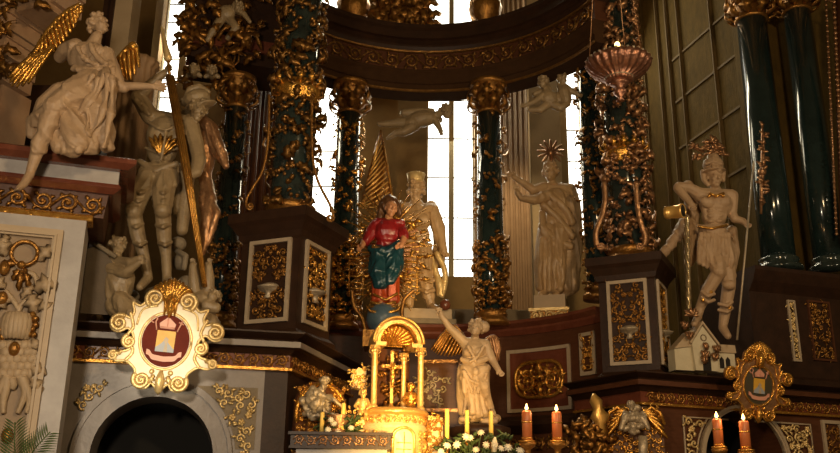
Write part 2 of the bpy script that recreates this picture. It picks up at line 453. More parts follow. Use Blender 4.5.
def smooth_path(pts, k=6):
    out = []; n = len(pts); D = len(pts[0])
    for i in range(n - 1):
        p0, p1, p2, p3 = pts[max(i - 1, 0)], pts[i], pts[i + 1], pts[min(i + 2, n - 1)]
        for j in range(k):
            t = j / k
            out.append(tuple(.5 * (2 * p1[c] + (p2[c] - p0[c]) * t + (2 * p0[c] - 5 * p1[c] + 4 * p2[c] - p3[c]) * t * t + (3 * p1[c] - p0[c] - 3 * p2[c] + p3[c]) * t ** 3) for c in range(D)))
    out.append(tuple(pts[-1])); return out
# ================================================================== SETTING
mb = MB(); mb.box((0, 6, -.1), (30, 34, .2)); struct('floor', mb, 'floor_stone')
YB = 16.0
wins = [(158, 181, 118, -70, 40), (310, 336, 274, -70, 150), (427, 475, 276, -70, 180), (567, 585, 238, -70, 130)]
xs = []
for x0, x1, yb, yt, yr in wins:
    a = P(x0, yr, YB); b = P(x1, yr, YB); t = P(x0, yt, YB)
    xs.append((a.x, b.x, P(x0, yb, YB).z, t.z))
mb = MB(); edges = [-13] + [q for a in xs for q in a[:2]] + [9]
for i in range(0, len(edges), 2):
    mb.box(((edges[i] + edges[i + 1]) / 2, YB + .4, 8), (edges[i + 1] - edges[i], .8, 16))
for a, b, z0, z1 in xs:
    mb.box(((a + b) / 2, YB + .4, z0 / 2), (b - a, .8, z0)); mb.box(((a + b) / 2, YB + .4, (z1 + 16) / 2), (b - a, .8, 16 - z1))
struct('wall_back', mb, 'wall_tan')
for k, (a, b, z0, z1) in enumerate(xs):
    mb = MB(); mb.box(((a + b) / 2, YB + .5, (z0 + z1) / 2), (b - a, .02, z1 - z0)); wo = struct('window_%d' % (k + 1), mb, 'pane')
    mb = MB(); w = b - a
    if k == 2: mb.box(((a + b) / 2 + .02, YB + .42, (z0 + z1) / 2), (.10, .14, z1 - z0))
    for q in (a + .01, b - .01): mb.box((q, YB + .44, (z0 + z1) / 2), (.02, .14, z1 - z0))
    part('mullion', mb, 'window_stone', wo)
    mb = MB(); n = 9 if k == 2 else 10
    for i in range(n):
        z = z0 + (z1 - z0) * (i + .55) / n; mb.box(((a + b) / 2, YB + .475, z), (w, .02, .022))
    for i in range(60):
        z = z0 + (z1 - z0) * (i + .5) / 60
        for q in ((a + .11, b - .11) if k != 2 else (a + .11, b - .11, (a + b) / 2 - .1, (a + b) / 2 + .14)): mb.box((q, YB + .48, z), (.016, .01, .022))
    part('leading', mb, 'leading', wo)
# right-hand choir wall with shallow tracery
WRp = plane((4.15, 15.7), R_(-75))
mb = MB(); mb.rect(WRp, -.2, 0, 3.45, 14, -.4, 0); q = WRp(3.4, 0, 0); mb.box((q.x + 2.2, q.y + .35, 7), (4.6, .3, 14), R_(6))
struct('wall_right', mb, 'wall_olive')
mb = MB()
u0 = WRp.uv(642, 100)[0]
for px, w in ((646, .16), (664, .07), (674, .07), (686, .05), (720, .05)):
    u = WRp.uv(px, 100)[0]; mb.rect(WRp, u - w / 2, 3, u + w / 2, 13, 0, .04); mb.rect(WRp, u - w / 4, 3, u + w / 4, 13, .04, .06)
ua, ub = WRp.uv(676, 100)[0], WRp.uv(748, 100)[0]
for py in (46, 92, 142, 200):
    z = WRp.uv(690, py)[1]; mb.rect(WRp, ua, z - .02, ub, z + .02, 0, .025)
struct('trim_1', mb, 'olive_trim')

# ================================================================== church piers behind the altar
def pier(name, px0, px1, Y, ybot, ytop, m, label, flutes=0):
    a = P(px0, 200, Y).x; b = P(px1, 200, Y).x; z0 = 0; z1 = P(px0, ytop, Y).z
    t = thing(name, label, 'pier', ((a + b) / 2, Y + .15, z0))
    mb = MB(); mb.box(((a + b) / 2, Y + .2, (z0 + z1) / 2), (b - a, .4, z1 - z0)); part('shaft', mb, m, t)
    if flutes:
        mb = MB(); st = (b - a) / flutes
        for i in range(flutes): mb.tube([(a + st * (i + .5), Y, z0 + .1), (a + st * (i + .5), Y, z1 - .1)], st * .36, 8)
        part('fluting', mb, m, t)
        mb = MB(); mb.box(((a + b) / 2, Y + .18, z0 - .1), (b - a + .12, .5, .24)); part('base', mb, m, t)
    return t
pier('fluted_pilaster', 498, 530, 15.0, 288, -40, 'flute_stone', 'warm fluted stone pilaster rising behind the haloed saint', 6)
pier('stone_pier', 532, 563, 15.3, 400, -60, 'pier_stone', 'pale smooth stone pier beside the narrow right window')
pier('stone_pier', 396, 426, 15.3, 400, -60, 'wall_tan', 'brown stone pier left of the wide central window')
pier('fluted_pier', 238, 300, 13.6, 420, -60, 'brown_wood', 'dark brown fluted pier seen between the two left vine columns', 7)
pier('stone_pier', 98, 134, 14.5, 420, -60, 'wall_tan', 'brown stone pier left of the window behind the armoured knight')
mb = MB(); a = P(500, 300, 13.4); b = P(580, 300, 13.4)
mb.box(((a.x + b.x) / 2 - .2, 13.8, 2.3), (2.2, .6, 4.6)); 
mb.box((P(470, 290, 14.5).x, 14.8, 2.35), (3.2, .5, 5.0)); struct('trim_3', mb, 'grey_stone')

# ================================================================== mouldings of the altar
RC = (.05, 9.75)           # axis of the semicircular colonnade
def arc(R, a0, a1, n): return [(RC[0] + R * math.cos(R_(a0 + (a1 - a0) * i / n)), RC[1] + R * math.sin(R_(a0 + (a1 - a0) * i / n))) for i in range(n + 1)]
# upper entablature ring
t = thing('entablature', 'dark curved marble entablature ring with gilded scroll frieze above the statues', 'cornice', (RC[0], RC[1] + 2.5, 7.6))
path = arc(2.4, 172, 21, 54)
pr = lambda *q: [(a, z) for a, z in q]
mb = MB(); mb.sweep(pr((-.35, 7.62), (0, 7.62), (0, 7.72), (.03, 7.73), (.03, 7.86), (.07, 7.90), (.07, 7.94), (-.02, 7.96), (-.35, 7.96)), path); part('architrave', mb, 'matte_brown', t)
mb = MB(); mb.sweep(pr((-.35, 7.955), (-.02, 7.955), (-.02, 8.26), (-.35, 8.26)), path); fz = part('frieze', mb, 'brown_wood', t)
mb = MB(); mb.sweep(pr((-.35, 8.255), (0, 8.255), (.05, 8.33), (.05, 8.36), (.12, 8.40), (.17, 8.41), (.17, 8.53), (.22, 8.56), (.22, 8.62), (-.35, 8.64)), path); part('cornice', mb, 'dark_wood', t)
mb = MB(); mb.sweep(pr((-.01, 8.245), (.03, 8.25), (.035, 8.275), (-.01, 8.28)), path); mb.sweep(pr((0, 7.60), (.02, 7.61), (.02, 7.635), (0, 7.64)), path); part('gilded_bead', mb, 'gold_dim', t)
CF = cyl(RC, 2.42); mb = MB()
frieze(mb, CF, -3.3, 2.86, 8.105, .25, .0, 3, .06); part('scrollwork', mb, 'gold_dim', fz)

# concave lower wall
CW = cyl(RC, 2.55)
t = thing('curved_altar_wall', 'dark red concave altar wall below the colonnade with stepped moulding', 'altar wall', (RC[0], RC[1] + 2.6, 0))
path = arc(2.55, 160, 29, 44)
mb = MB(); mb.sweep(pr((-.7, 0), (0, 0), (0, 2.42), (0, 3.92), (-.7, 3.92)), path); part('wall_body', mb, 'brown_wood', t)
mb = MB(); mb.sweep(pr((-.7, 3.915), (.02, 3.915), (.06, 3.98), (.06, 4.01), (.13, 4.06), (.13, 4.10), (-.7, 4.10)), path); part('ledge', mb, 'red_marble', t)
mb = MB(); mb.sweep(pr((-.1, 2.62), (.03, 2.62), (.10, 2.68), (.14, 2.72), (.14, 2.78), (.05, 2.84), (-.1, 2.84)), path); part('lower_moulding', mb, 'dark_wood', t)
mb = MB(); frieze(mb, CW, CW.uv(575, 420)[0] - 1.2, CW.uv(580, 420)[0] + .2, 2.50, .17, .0, 9); part('lower_frieze', mb, 'gold_old', t)
# framed panels on it
def wall_panel(x0, y0, x1, y1, label, oval):
    a = CW.uv(x0, y0); b = CW.uv(x1, y1)
    u0, u1 = a[0], b[0]; v0, v1 = b[1], a[1]
    f = lambda u, v, d: CW(u, v, d)
    t2 = thing('wall_panel', label, 'panel', CW((u0 + u1) / 2, v0, 0))
    mb = MB(); n = 8
    def strip(ua, va, ub, vb, d0, d1):
        for i in range(n): mb.rect(f, ua + (ub - ua) * i / n, va, ua + (ub - ua) * (i + 1) / n, vb, d0, d1)
    strip(u0, v0, u1, v1, 0, .012); part('panel_board', mb, 'red_marble' if oval else 'brown_wood', t2)
    mb = MB(); w = .045
    strip(u0, v0, u1, v0 + w, 0, .03); strip(u0, v1 - w, u1, v1, 0, .03); mb.rect(f, u0, v0, u0 + w, v1, 0, .03); mb.rect(f, u1 - w, v0, u1, v1, 0, .03)
    part('panel_frame', mb, 'white_frame', t2)
    cu, cv = (u0 + u1) / 2, (v0 + v1) / 2; mb = MB()
    if oval:
        hu, hv = (u1 - u0) * .37, (v1 - v0) * .28
        pts = []
        for k in range(41):
            a = 2 * math.pi * k / 40; c_, s_ = math.cos(a), math.sin(a)
            pts.append((cu + hu * math.copysign(abs(c_) ** .55, c_), cv + hv * math.copysign(abs(s_) ** .8, s_)))
        mb.tube(curve(f, pts, .03), .028, 6)
        for s in (-1, 1):
            volute(mb, f, cu + s * hu * .52, cv - hv * .1, hv * .66, 1.6, 1.57, -s, .022, .03)
            volute(mb, f, cu + s * hu * .2, cv + hv * .45, hv * .3, 1.2, -1.57, s, .016, .03)
            for a, l in ((.3, .2), (1.2, .16), (2.2, .2), (3.4, .18), (4.4, .18), (5.4, .2)): fleaf(mb, f, cu + s * hu * .52 + math.cos(a) * .08, cv - hv * .1 + math.sin(a) * .08, a, l * .8, .07, .02)
        fleaf(mb, f, cu, cv + hv * .2, 1.57, .2, .12, .03); fleaf(mb, f, cu, cv - hv * .1, -1.57, .22, .12, .03)
    else:
        ornament(mb, f, lambda u, v: u0 + .06 < u < u1 - .06 and v0 + .07 < v < v1 - .07, (u0, v0, u1, v1), .085, 4, .015, cu)
    if oval: ornament(mb, f, lambda u, v: ((u - cu) / (hu * .86)) ** 2 + ((v - cv) / (hv * .84)) ** 2 < 1, (cu - hu, cv - hv, cu + hu, cv + hv), .085, 14, .01, cu)
    part('gilded_relief', mb, 'gold', t2)
wall_panel(507, 351, 573, 409, 'red panel with gilded oval scroll relief in a pale frame on the curved wall', True)
wall_panel(580, 334, 597, 374, 'narrow upright gilded relief panel beside the oval scroll panel', False)

# ------------------------------------------------------------------ wings
def wing_mouldings(t, path, zd, body_m):
    q = zd - 3.25
    mb = MB(); mb.sweep(pr((-.5, 3.05 + q), (.02, 3.05 + q), (.08, 3.10 + q), (.14, 3.105 + q), (.14, 3.165 + q), (.10, 3.19 + q), (.2, 3.235 + q), (.2, 3.25 + q), (-.5, 3.25 + q)), path); part('cornice', mb, 'dark_wood', t)
    mb = MB(); mb.sweep(pr((.141, 3.108 + q), (.152, 3.108 + q), (.152, 3.163 + q), (.141, 3.163 + q)), path); part('cornice_fillet', mb, body_m, t)
    mb = MB(); mb.sweep(pr((-.3, 2.93 + q), (.02, 2.93 + q), (.02, 3.06 + q), (-.3, 3.06 + q)), path); part('frieze', mb, 'red_marble', t)
    mb = MB(); mb.sweep(pr((0, 2.895 + q), (.055, 2.90 + q), (.055, 2.925 + q), (.03, 2.935 + q), (0, 2.935 + q)), path); part('gilded_bead', mb, 'gold', t)
def arch_wall(t, fr, uA, uB, ztop, uc, vc, r, r2, m, mfr):
    n = 20
    poly = [(uA, 0), (uA, ztop), (uB, ztop), (uB, 0), (uc + r, 0), (uc + r, vc)] + [(uc + r * math.cos(math.pi * i / n), vc + r * math.sin(math.pi * i / n)) for i in range(1, n)] + [(uc - r, vc), (uc - r, 0)]
    mb = MB(); mb.prism(poly, fr, -.5, 0); part('wall_body', mb, m, t)
    mb = MB()
    for (ra, rb, d) in ((r, r2, .035), (r2 - .035, r2, .06), (r, r + .03, .05)):
        arcp = [(uc + rb * math.cos(math.pi * i / n), vc + rb * math.sin(math.pi * i / n)) for i in range(n + 1)]; arci = [(uc + ra * math.cos(math.pi * i / n), vc + ra * math.sin(math.pi * i / n)) for i in range(n + 1)]
        for i in range(n):
            q = [arcp[i], arcp[i + 1], arci[i + 1], arci[i]]; mb.prism(q, fr, 0, d)
        for s in (-1, 1): mb.rect(fr, min(uc + s * ra, uc + s * rb), 1.0, max(uc + s * ra, uc + s * rb), vc, 0, d)
    part('arch_frame', mb, mfr, t)
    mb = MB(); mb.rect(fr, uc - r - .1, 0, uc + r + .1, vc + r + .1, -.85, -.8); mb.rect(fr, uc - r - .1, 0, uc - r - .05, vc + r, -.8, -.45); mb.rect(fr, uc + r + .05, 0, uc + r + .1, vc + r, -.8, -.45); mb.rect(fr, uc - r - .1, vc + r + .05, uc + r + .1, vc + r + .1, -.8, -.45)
    part('niche_lining', mb, 'niche_shade', t)  # near-black lining: the deep shade of the niche put into its colour
def spandrels(t, fr, uc, vc, r2, ua, ub, vtop, m, mframe, seed, size=.10):
    for s, uo in ((-1, ua), (1, ub)):
        mb = MB(); ui = uc + s * r2 * .30
        inside = lambda u, v: (u - uc) ** 2 + (v - vc) ** 2 > (r2 + .07) ** 2 and v < vtop - .05 and (u - uo) * s < -.05
        lo, hi = min(uo, ui), max(uo, ui)
        ornament(mb, fr, inside, (lo, vc - .35, hi, vtop), size, seed + s, .01); part('gilded_spandrel', mb, m, t)
        if mframe:
            mb = MB(); e = math.acos(min(1, (abs(uo - uc)) / (r2 + .03))) if abs(uo - uc) < r2 else 0
            arcv = [(uc + s * (r2 + .03) * math.cos(a), vc + (r2 + .03) * math.sin(a)) for a in [i * 1.3 / 12 for i in range(13)] if (r2 + .03) * math.sin(a) + vc < vtop]
            mb.tube(curve(fr, [(uo, vc - .4)] + [(uo, vtop), (ui, vtop)], .01), .014, 4); mb.tube(curve(fr, arcv, .01), .012, 4)
            part('spandrel_frame', mb, mframe, t)

# left wing
ZL, ZR = 3.25, 3.15
PLW = plane((-1.25, 8.66), R_(12.9))
t = thing('altar_wing', 'grey marble left wing of the altar with round-arched dark niche', 'altar wing', (-2.2, 8.6, 0))
L0 = PLW(-2.6, 0, 0); L1 = PLW(0, 0, 0); L2 = (-.80, 10.6)
wing_mouldings(t, [L0.xy, L1.xy, L2], ZL, 'wing_marble')
uc, vc = PLW.uv(152, 457); r = PLW.uv(213, 455)[0] - uc
ue = PLW.uv(262, 420)[0]
arch_wall(t, PLW, -2.6, ue, 2.90, uc, vc, r, r + .17, 'wing_marble', 'wing_marble')
spandrels(t, PLW, uc, vc, r + .17, PLW.uv(73, 420)[0], PLW.uv(257, 400)[0], PLW.uv(230, 386)[1], 'gold_pale', None, 21, .085)
mb = MB(); vb_, vt_, ur_ = PLW.uv(230, 449)[1], PLW.uv(230, 387)[1], PLW.uv(258, 390)[0]; rr = r + .20
mb.prism([(ur_, vb_), (ur_, vt_)] + [(uc + math.sqrt(max(0, rr * rr - (v - vc) ** 2)), v) for v in [min(vt_, vc + rr * .98) - (min(vt_, vc + rr * .98) - vb_) * i / 12 for i in range(13)]], PLW, 0, .006); part('spandrel_ground', mb, 'grey_stone', t)
mb = MB(); frieze(mb, PLW, -2.3, 0, 2.995, .115, .02, 5); part('frieze_scrollwork', mb, 'gold_old', t)
mb = MB(); mb.sweep(pr((-.5, 0), (0, 0), (0, 2.9), (-.5, 2.9)), [PLW(ue, 0, 0).xy, L1.xy, L2]); part('corner_pier', mb, 'dark_wood', t)
PLR = plane(L1, math.atan2(L2[1] - L1.y, L2[0] - L1.x))
mb = MB(); frieze(mb, PLR, 0.02, 1.9, 2.995, .115, .02, 6); part('return_scrollwork', mb, 'gold_old', t)
mb = MB(); 
q = [PLW(-2.6, ZL, .1), PLW(-.02, ZL, .1), V((-.85, 10.4, ZL)), V((-3.9, 10.4, ZL))]; mb.add([v - V((0, 0, .02)) for v in q] + [v - V((0, 0, .12)) for v in q], [(0, 1, 2, 3), (7, 6, 5, 4), (0, 4, 5, 1), (1, 5, 6, 2), (2, 6, 7, 3), (3, 7, 4, 0)], False); part('top_slab', mb, 'grey_stone', t)

# right wing
Rp = [Pz(572, 382, ZR), Pz(650, 371, ZR), Pz(736, 378, ZR), Pz(850, 392, ZR)]
yw = math.atan2(Rp[2].y - Rp[1].y, Rp[2].x - Rp[1].x)
PRW = plane(Rp[1], yw); PRW = plane(PRW(0, 0, -.2), yw)
t = thing('altar_wing', 'dark brown right wing of the altar with pale-lined arched niche', 'altar wing', (3.9, 11, 0))
yl = math.atan2(Rp[1].y - Rp[0].y, Rp[1].x - Rp[0].x); PRL = plane(Rp[1], yl); PRL = plane(PRL(0, 0, -.2), yl)
R1 = PRW(0, 0, 0)
path = [PRL(-1.3, 0, 0).xy, R1.xy, PRW(3.2, 0, 0).xy]
wing_mouldings(t, path, ZR, 'brown_wood')
uc, vc = PRW.uv(745, 462); r2 = PRW.uv(788, 455)[0] - uc; r = r2 - .06
arch_wall(t, PRW, .02, 3.2, 2.80, uc, vc, r, r2, 'brown_wood', 'white_frame')  # brown panels, with the wing's lack of light put into a darker colour
ua, ub = PRW.uv(683, 425)[0], PRW.uv(810, 430)[0]; vt = PRW.uv(700, 418)[1]
spandrels(t, PRW, uc, vc, r2, ua, ub, vt, 'gold_pale', 'white_frame', 31, .095)
mb = MB(); frieze(mb, PRW, .05, 3.0, 2.895, .115, .02, 15); frieze(mb, PRL, -1.1, -.02, 2.895, .115, .02, 16); part('frieze_scrollwork', mb, 'gold_old', t)
mb = MB(); mb.sweep(pr((-.5, 0), (0, 0), (0, 2.8), (-.5, 2.8)), [PRL(-1.3, 0, 0).xy, R1.xy, PRW(.1, 0, 0).xy]); part('corner_pier', mb, 'dark_wood', t)
mb = MB(); q = [PRL(-1.2, ZR, .1), PRW(0, ZR, .1), PRW(3.2, ZR, .1), PRW(3.2, ZR, -1.6), PRL(-1.2, ZR, -1.4)]
mb.add([v - V((0, 0, .02)) for v in q] + [v - V((0, 0, .12)) for v in q], [(0, 1, 2, 3, 4), (9, 8, 7, 6, 5)] + [(i, 5 + i, 5 + (i + 1) % 5, (i + 1) % 5) for i in range(5)], False); part('top_slab', mb, 'grey_stone', t)
# framed relief at the right edge of the right wing
mb = MB(); a = PRW.uv(820, 420); b = PRW.uv(846, 470)
t3 = thing('framed_relief', 'dim framed relief panel at the far right edge below the cornice', 'panel', PRW(a[0], b[1], 0))
mb.border(PRW, a[0], b[1], b[0], a[1], .04, 0, .03); part('panel_frame', mb, 'white_frame', t3)
mb = MB(); ornament(mb, PRW, lambda u, v: True, (a[0] + .07, b[1] + .06, b[0] - .05, a[1] - .07), .1, 3, .0); part('gilded_relief', mb, 'gold_old', t3)

# ------------------------------------------------------------------ diamond pedestals under the front columns
def pedestal(label, apex, yaw_l, half, z0, z1, seed):
    dl = V((math.cos(yaw_l), math.sin(yaw_l), 0)); dr = V((dl.y, -dl.x, 0))
    if dr.y < 0: dr = -dr
    c = V((apex[0], apex[1], 0)) + (dl + dr) * half
    t = thing('pedestal', label, 'pedestal', (c.x, c.y, z0))
    hb = half - .125
    sq = [c + (dl * a + dr * b) * hb for a, b in ((1, -1), (-1, -1), (-1, 1), (1, 1))]   # left end, apex, right end, back
    path = [p.xy for p in sq]
    mb = MB(); mb.sweep(pr((-.2, z0), (.05, z0), (.05, z0 + .05), (.0, z0 + .10), (0, z1 - .30), (.02, z1 - .28), (.04, z1 - .22), (.09, z1 - .14), (.125, z1 - .10), (.125, z1), (-.2, z1)), path, True)
    mb.box((c.x, c.y, z1 - .04), (hb, hb, .06), yaw_l); part('die', mb, 'dark_wood', t)
    out = []
    for fi, (A, B) in enumerate(((sq[0], sq[1]), (sq[1], sq[2]))):
        yw_ = math.atan2(B.y - A.y, B.x - A.x); fr = plane(A, yw_); L = (B - A).length
        u0, u1, v0, v1 = L * .15, L * .87, z0 + .17, z1 - .29
        mb = MB(); mb.border(fr, u0, v0, u1, v1, .04, 0, .03); fo = part('panel_frame', mb, 'white_frame', t)
        mb = MB(); cu = (u0 + u1) / 2; hgt = v1 - v0
        ornament(mb, fr, lambda u, v: u0 + .07 < u < u1 - .07 and v0 + .07 < v < v1 - .07 and abs(v - v0 - hgt * .42) > .02, (u0, v0, u1, v1), .088, seed + fi, .0, cu)
        part('gilded_relief', mb, 'gold' if fi else 'gold_old', fo)
        mb = MB(); cc = fr(cu, v0 + hgt * .36, .0); mb.ball(cc + V((0, 0, .05)), (.12, .05, .055), Matrix.Rotation(yw_, 3, 'Z'), 12); mb.lathe([(.05, -.06), (.03, -.02), (.05, .02), (.11, .04), (.12, .06)], cc, 12)
        part('vase_relief', mb, 'silver', fo)
    return c
cL = pedestal('dark pedestal with flower-vase panels under the large left vine column', (-1.15, 8.60), R_(157), .47, ZL, 4.58, 40)
cR = pedestal('dark pedestal with flower-vase panels under the right vine column', (2.87, 10.28), R_(154), .465, ZR, 4.64, 50)

# ------------------------------------------------------------------ columns
def column(name, label, X, Y, z0, z1, r, shaft, cap=None, base=True, vine=0, rings=(), seed=0, group=None, strand=2, vm='gold_old', lower=0, capm='gold_old', basem='gold_old'):
    rg = random.Random(seed)
    t = thing(name, label, 'column', (X, Y, z0), group)
    zc = z1 - (cap or 0)
    mb = MB(); mb.lathe([(r * 1.0, z0 + .02), (r * 1.02, z0 + (zc - z0) * .3), (r * .92, zc)], (X, Y, 0), 28); part('shaft', mb, shaft, t)
    if base:
        mb = MB(); mb.lathe([(r * 1.35, z0), (r * 1.38, z0 + .04), (r * 1.28, z0 + .08), (r * 1.1, z0 + .10), (r * 1.18, z0 + .14), (r * 1.18, z0 + .17), (r * 1.0, z0 + .2)], (X, Y, 0), 28); part('base', mb, basem, t)
    if cap:
        mb = MB(); mb.lathe([(r * .95, zc), (r * 1.08, zc + .02), (r * .95, zc + .05), (r * 1.0, zc + cap * .5), (r * 1.35, z1 - .06), (r * 1.5, z1 - .05), (r * 1.5, z1)], (X, Y, 0), 24)
        for row, (h, n, L) in enumerate(((.04, 9, cap * .5), (cap * .36, 9, cap * .5))):
            for k in range(n):
                a = 2 * math.pi * (k + row * .5) / n; d = V((math.cos(a), math.sin(a), 0)); mb.leaf(V((X, Y, zc + h)) + d * r * .98, V((0, 0, 1)) + d * .35, d, L, r * .72, .45)
        for k in range(4):
            a = math.pi / 4 + k * math.pi / 2; d = V((math.cos(a), math.sin(a), 0)); mb.ball(V((X, Y, z1 - .12)) + d * r * 1.45, r * .3, None, 8)
        part('capital', mb, capm, t)
    for zr in rings:
        mb = MB(); mb.lathe([(r, zr - .14), (r * 1.12, zr - .11), (r * 1.06, zr - .06), (r * 1.2, zr - .02), (r * 1.2, zr + .03), (r * 1.08, zr + .06), (r * 1.1, zr + .1), (r, zr + .13)], (X, Y, 0), 28)
        for k in range(14):
            a = 2 * math.pi * k / 14; d = V((math.cos(a), math.sin(a), 0)); mb.leaf(V((X, Y, zr + .05)) + d * r * 1.06, V((0, 0, 1)) + d * .4, d, .16, .09, .3)
        part('collar', mb, 'gold', t)
    if vine:
        mb = MB(); H = zc - z0 - .2
        for sgn in range(0):
            a0 = rg.uniform(0, 6.28); tr = H / 1.15 * (1 if sgn % 2 == 0 else -1)
            pts = [(X + r * 1.06 * math.cos(a0 + 6.28 * tr * i / 60), Y + r * 1.06 * math.sin(a0 + 6.28 * tr * i / 60), z0 + .2 + H * i / 60) for i in range(61)]
            mb.tube(pts, r * .035, 5)
        for k in range(vine):
            z = z0 + .15 + (H * rg.random() if rg.random() > lower else H * .35 * rg.random()); a = rg.uniform(math.pi * .9, math.pi * 2.1) if rg.random() < .8 else rg.uniform(0, 6.28)
            d = V((math.cos(a), math.sin(a), 0)); tt = V((-d.y, d.x, 0)); p = V((X, Y, z)) + d * r * 1.03
            dirv = tt * rg.uniform(-1, 1) + V((0, 0, rg.uniform(-.7, 1))) + d * rg.uniform(.1, .55)
            L = r * rg.choice((.3, .42, .5, .62, .8))
            if rg.random() < .8: mb.leaf(p, dirv, d, L, L * .6, rg.uniform(.2, .6))
            else:
                for q in range(5): mb.ball(p + V((rg.uniform(-1, 1), rg.uniform(-1, 1), rg.uniform(-1, 1))) * r * .17 + d * r * .08, r * .11, None, 6)
        part('gilded_vine', mb, vm, t)
    return t
zA = P(292, 95, cL.y).z
tA = column('vine_column', 'large black marble column wrapped in gilded vine on the left pedestal', cL.x, cL.y, 4.58, 8.3, .225, 'black_marble', None, True, 360, (zA,), 1, vm='gold_dim')
zB = P(620, 157, cR.y).z
tB = column('vine_column', 'black marble column thick with gilded vine on the right pedestal', cR.x, cR.y, 4.64, 9.2, .235, 'black_marble', None, True, 560, (zB,), 2, vm='bronze')
def pc(name, label, px, Y, yb, yt, rpx, **k):
    z0 = P(px, yb, Y).z; z1 = P(px, yt, Y).z; ym = (yb + yt) / 2; X = P(px, ym, Y).x
    return column(name, label, X, Y, z0, z1, rpx * mpp(px, ym, Y), k.pop('shaft', 'black_marble'), **k)
pc('vine_column', 'slim dark vine column beside the lit column on the right pedestal', 592, 11.5, 300, -10, 11.5, vine=380, seed=3, shaft='green_marble')
pc('vine_column', 'dark column between the armoured knight and the left pedestal', 229, 10.4, 330, 78, 12, vine=260, seed=4, shaft='green_marble', cap=.45, lower=.5)
pc('vine_column', 'colonnade column with gilded vine behind the painted Madonna', 346, 11.95, 330, 84, 12.5, vine=380, seed=5, shaft='green_marble', cap=.5, lower=.55, vm='gold')
pc('vine_column', 'colonnade column with gilded vine at right edge of the central window', 490, 11.95, 326, 84, 13, vine=300, seed=6, shaft='green_marble', cap=.5, lower=.6, vm='gold_old')
gz = 4.62
for px, rpx, lab, yt in ((766, 16, 'plain polished dark green column nearest the knight with the spear', 22), (815, 14.5, 'plain polished dark green column at the right edge of the altar', 14)):
    Yc = 11.7; X = P(px, 150, Yc).x
    z1 = P(px, yt, Yc).z
    t = column('marble_column', lab, X, Yc, P(px, 272, Yc).z, z1 + .5, rpx * mpp(px, 150, Yc), 'green_marble', cap=.5, base=True, capm='gold_old', basem='black_marble')
# scroll brackets on the two pedestal columns
for Y, segs, par in ((8.85, ([(269, 95), (269, 120), (267, 150), (262, 172), (254, 186), (247, 198), (246, 206)], [(312, 95), (312, 150), (316, 175), (322, 190), (330, 205), (334, 218)]), tA),
                     (10.45, ([(604, 182), (605, 200), (602, 216), (596, 232), (597, 246)], [(636, 182), (637, 200), (640, 220), (645, 236), (644, 246)]), tB)):
    for sg in segs:
        mb = MB(); pxtube(mb, Y, smooth_path(sg, 5), 1.4 if Y < 9 else 2.8, 6)
        e = sg[-1]; s = 1 if sg is segs[0] else -1
        pts = [(e[0] + s * 4 - s * (4 - 3.6 * k / 18) * math.cos(k * .6), e[1] + (4 - 3.6 * k / 18) * math.sin(k * .6)) for k in range(19)]
        pxtube(mb, Y, pts, 1.2, 5); part('scroll_bracket', mb, 'gold_old' if Y < 9 else 'bronze', par)
# pedestal of the right pair
PG = plane((P(748, 290, 11.4).x, 11.15), R_(18))
t = thing('column_pedestal', 'dark stepped pedestal under the two plain columns at right', 'pedestal', PG(.9, ZR, -.3))
zt = P(768, 274, 11.4).z
mb = MB(); mb.sweep(pr((-1.0, ZR), (.06, ZR), (.06, ZR + .12), (0, ZR + .16), (0, zt - .3), (.1, zt - .18), (.16, zt - .05), (.16, zt), (-1.0, zt)), [PG(-.1, 0, -.0).xy, PG(2.2, 0, 0).xy]); part('die', mb, 'dark_wood', t)
for (x0, x1, m) in ((786, 801, 'gold_pale'), (806, 836, 'gold_old')):
    a, b = PG.uv(x0, 300), PG.uv(x1, 362); mb = MB(); mb.border(PG, a[0], b[1], b[0], a[1], .025, 0, .025); f = part('panel_frame', mb, 'white_frame' if x0 < 800 else 'brown_wood', t)
    mb = MB(); ornament(mb, PG, lambda u, v: True, (a[0] + .04, b[1] + .05, b[0] - .04, a[1] - .05), .085, 61, .0); part('gilded_relief', mb, m, f)
# beaded strip at the right edge
Yq = 11.3; t = thing('beaded_frame', 'gilded beaded frame strip running down the right edge of the picture', 'frame', P(838, 240, Yq))
mb = MB(); pxtube(mb, Yq, [(842, -10), (846, 120), (850, 240)], 9, 6); part('frame_moulding', mb, 'brown_wood', t)
mb = MB()
for i in range(46):
    y = 0 + i * 5.2; mb.ball(P(826 + y * .045, y, Yq - .04), .022, None, 7); mb.ball(P(834 + y * .045, y + 2, Yq - .1), .03, None, 6)
mb.tube([P(826, 0, Yq), P(826 + 234 * .045, 234, Yq)], .016, 5); mb.tube([P(834, 2, Yq - .06), P(834 + 234 * .045, 236, Yq - .06)], .02, 5); mb.tube([P(826, 0, Yq), P(834, 2, Yq - .06)], .016, 5)
part('gilded_beads', mb, 'bronze', t)

# ------------------------------------------------------------------ left foreground pier
PP = plane(P(137, 158, 7.2), R_(18)); PF = plane(PP(0, 0, -.16), R_(18))
zc = P(137, 158, 7.2).z
t = thing('carved_pier', 'tall pale stone pier with carved festoon panel at the left edge', 'pier', PF(-.9, 0, -.3))
ur = PF.uv(86, 226)[0]
mb = MB(); mb.rect(PF, -2.2, 0, ur, zc - .55, -.6, 0); part('shaft', mb, 'grey_marble', t)
za = PF.uv(60, 168)[1]
path = [PP(-2.4, 0, -.16).xy, PP(-.16, 0, -.16).xy, PP(-.16, 0, -1.0).xy]
mb = MB(); mb.sweep(pr((-.4, zc - .10), (.10, zc - .10), (.16, zc - .06), (.16, zc - .02), (.13, zc), (-.4, zc)), path)
mb.sweep(pr((-.4, zc - .30), (.0, zc - .30), (.06, zc - .26), (.04, zc - .22), (-.4, zc - .22)), path); part('cornice', mb, 'red_marble', t)
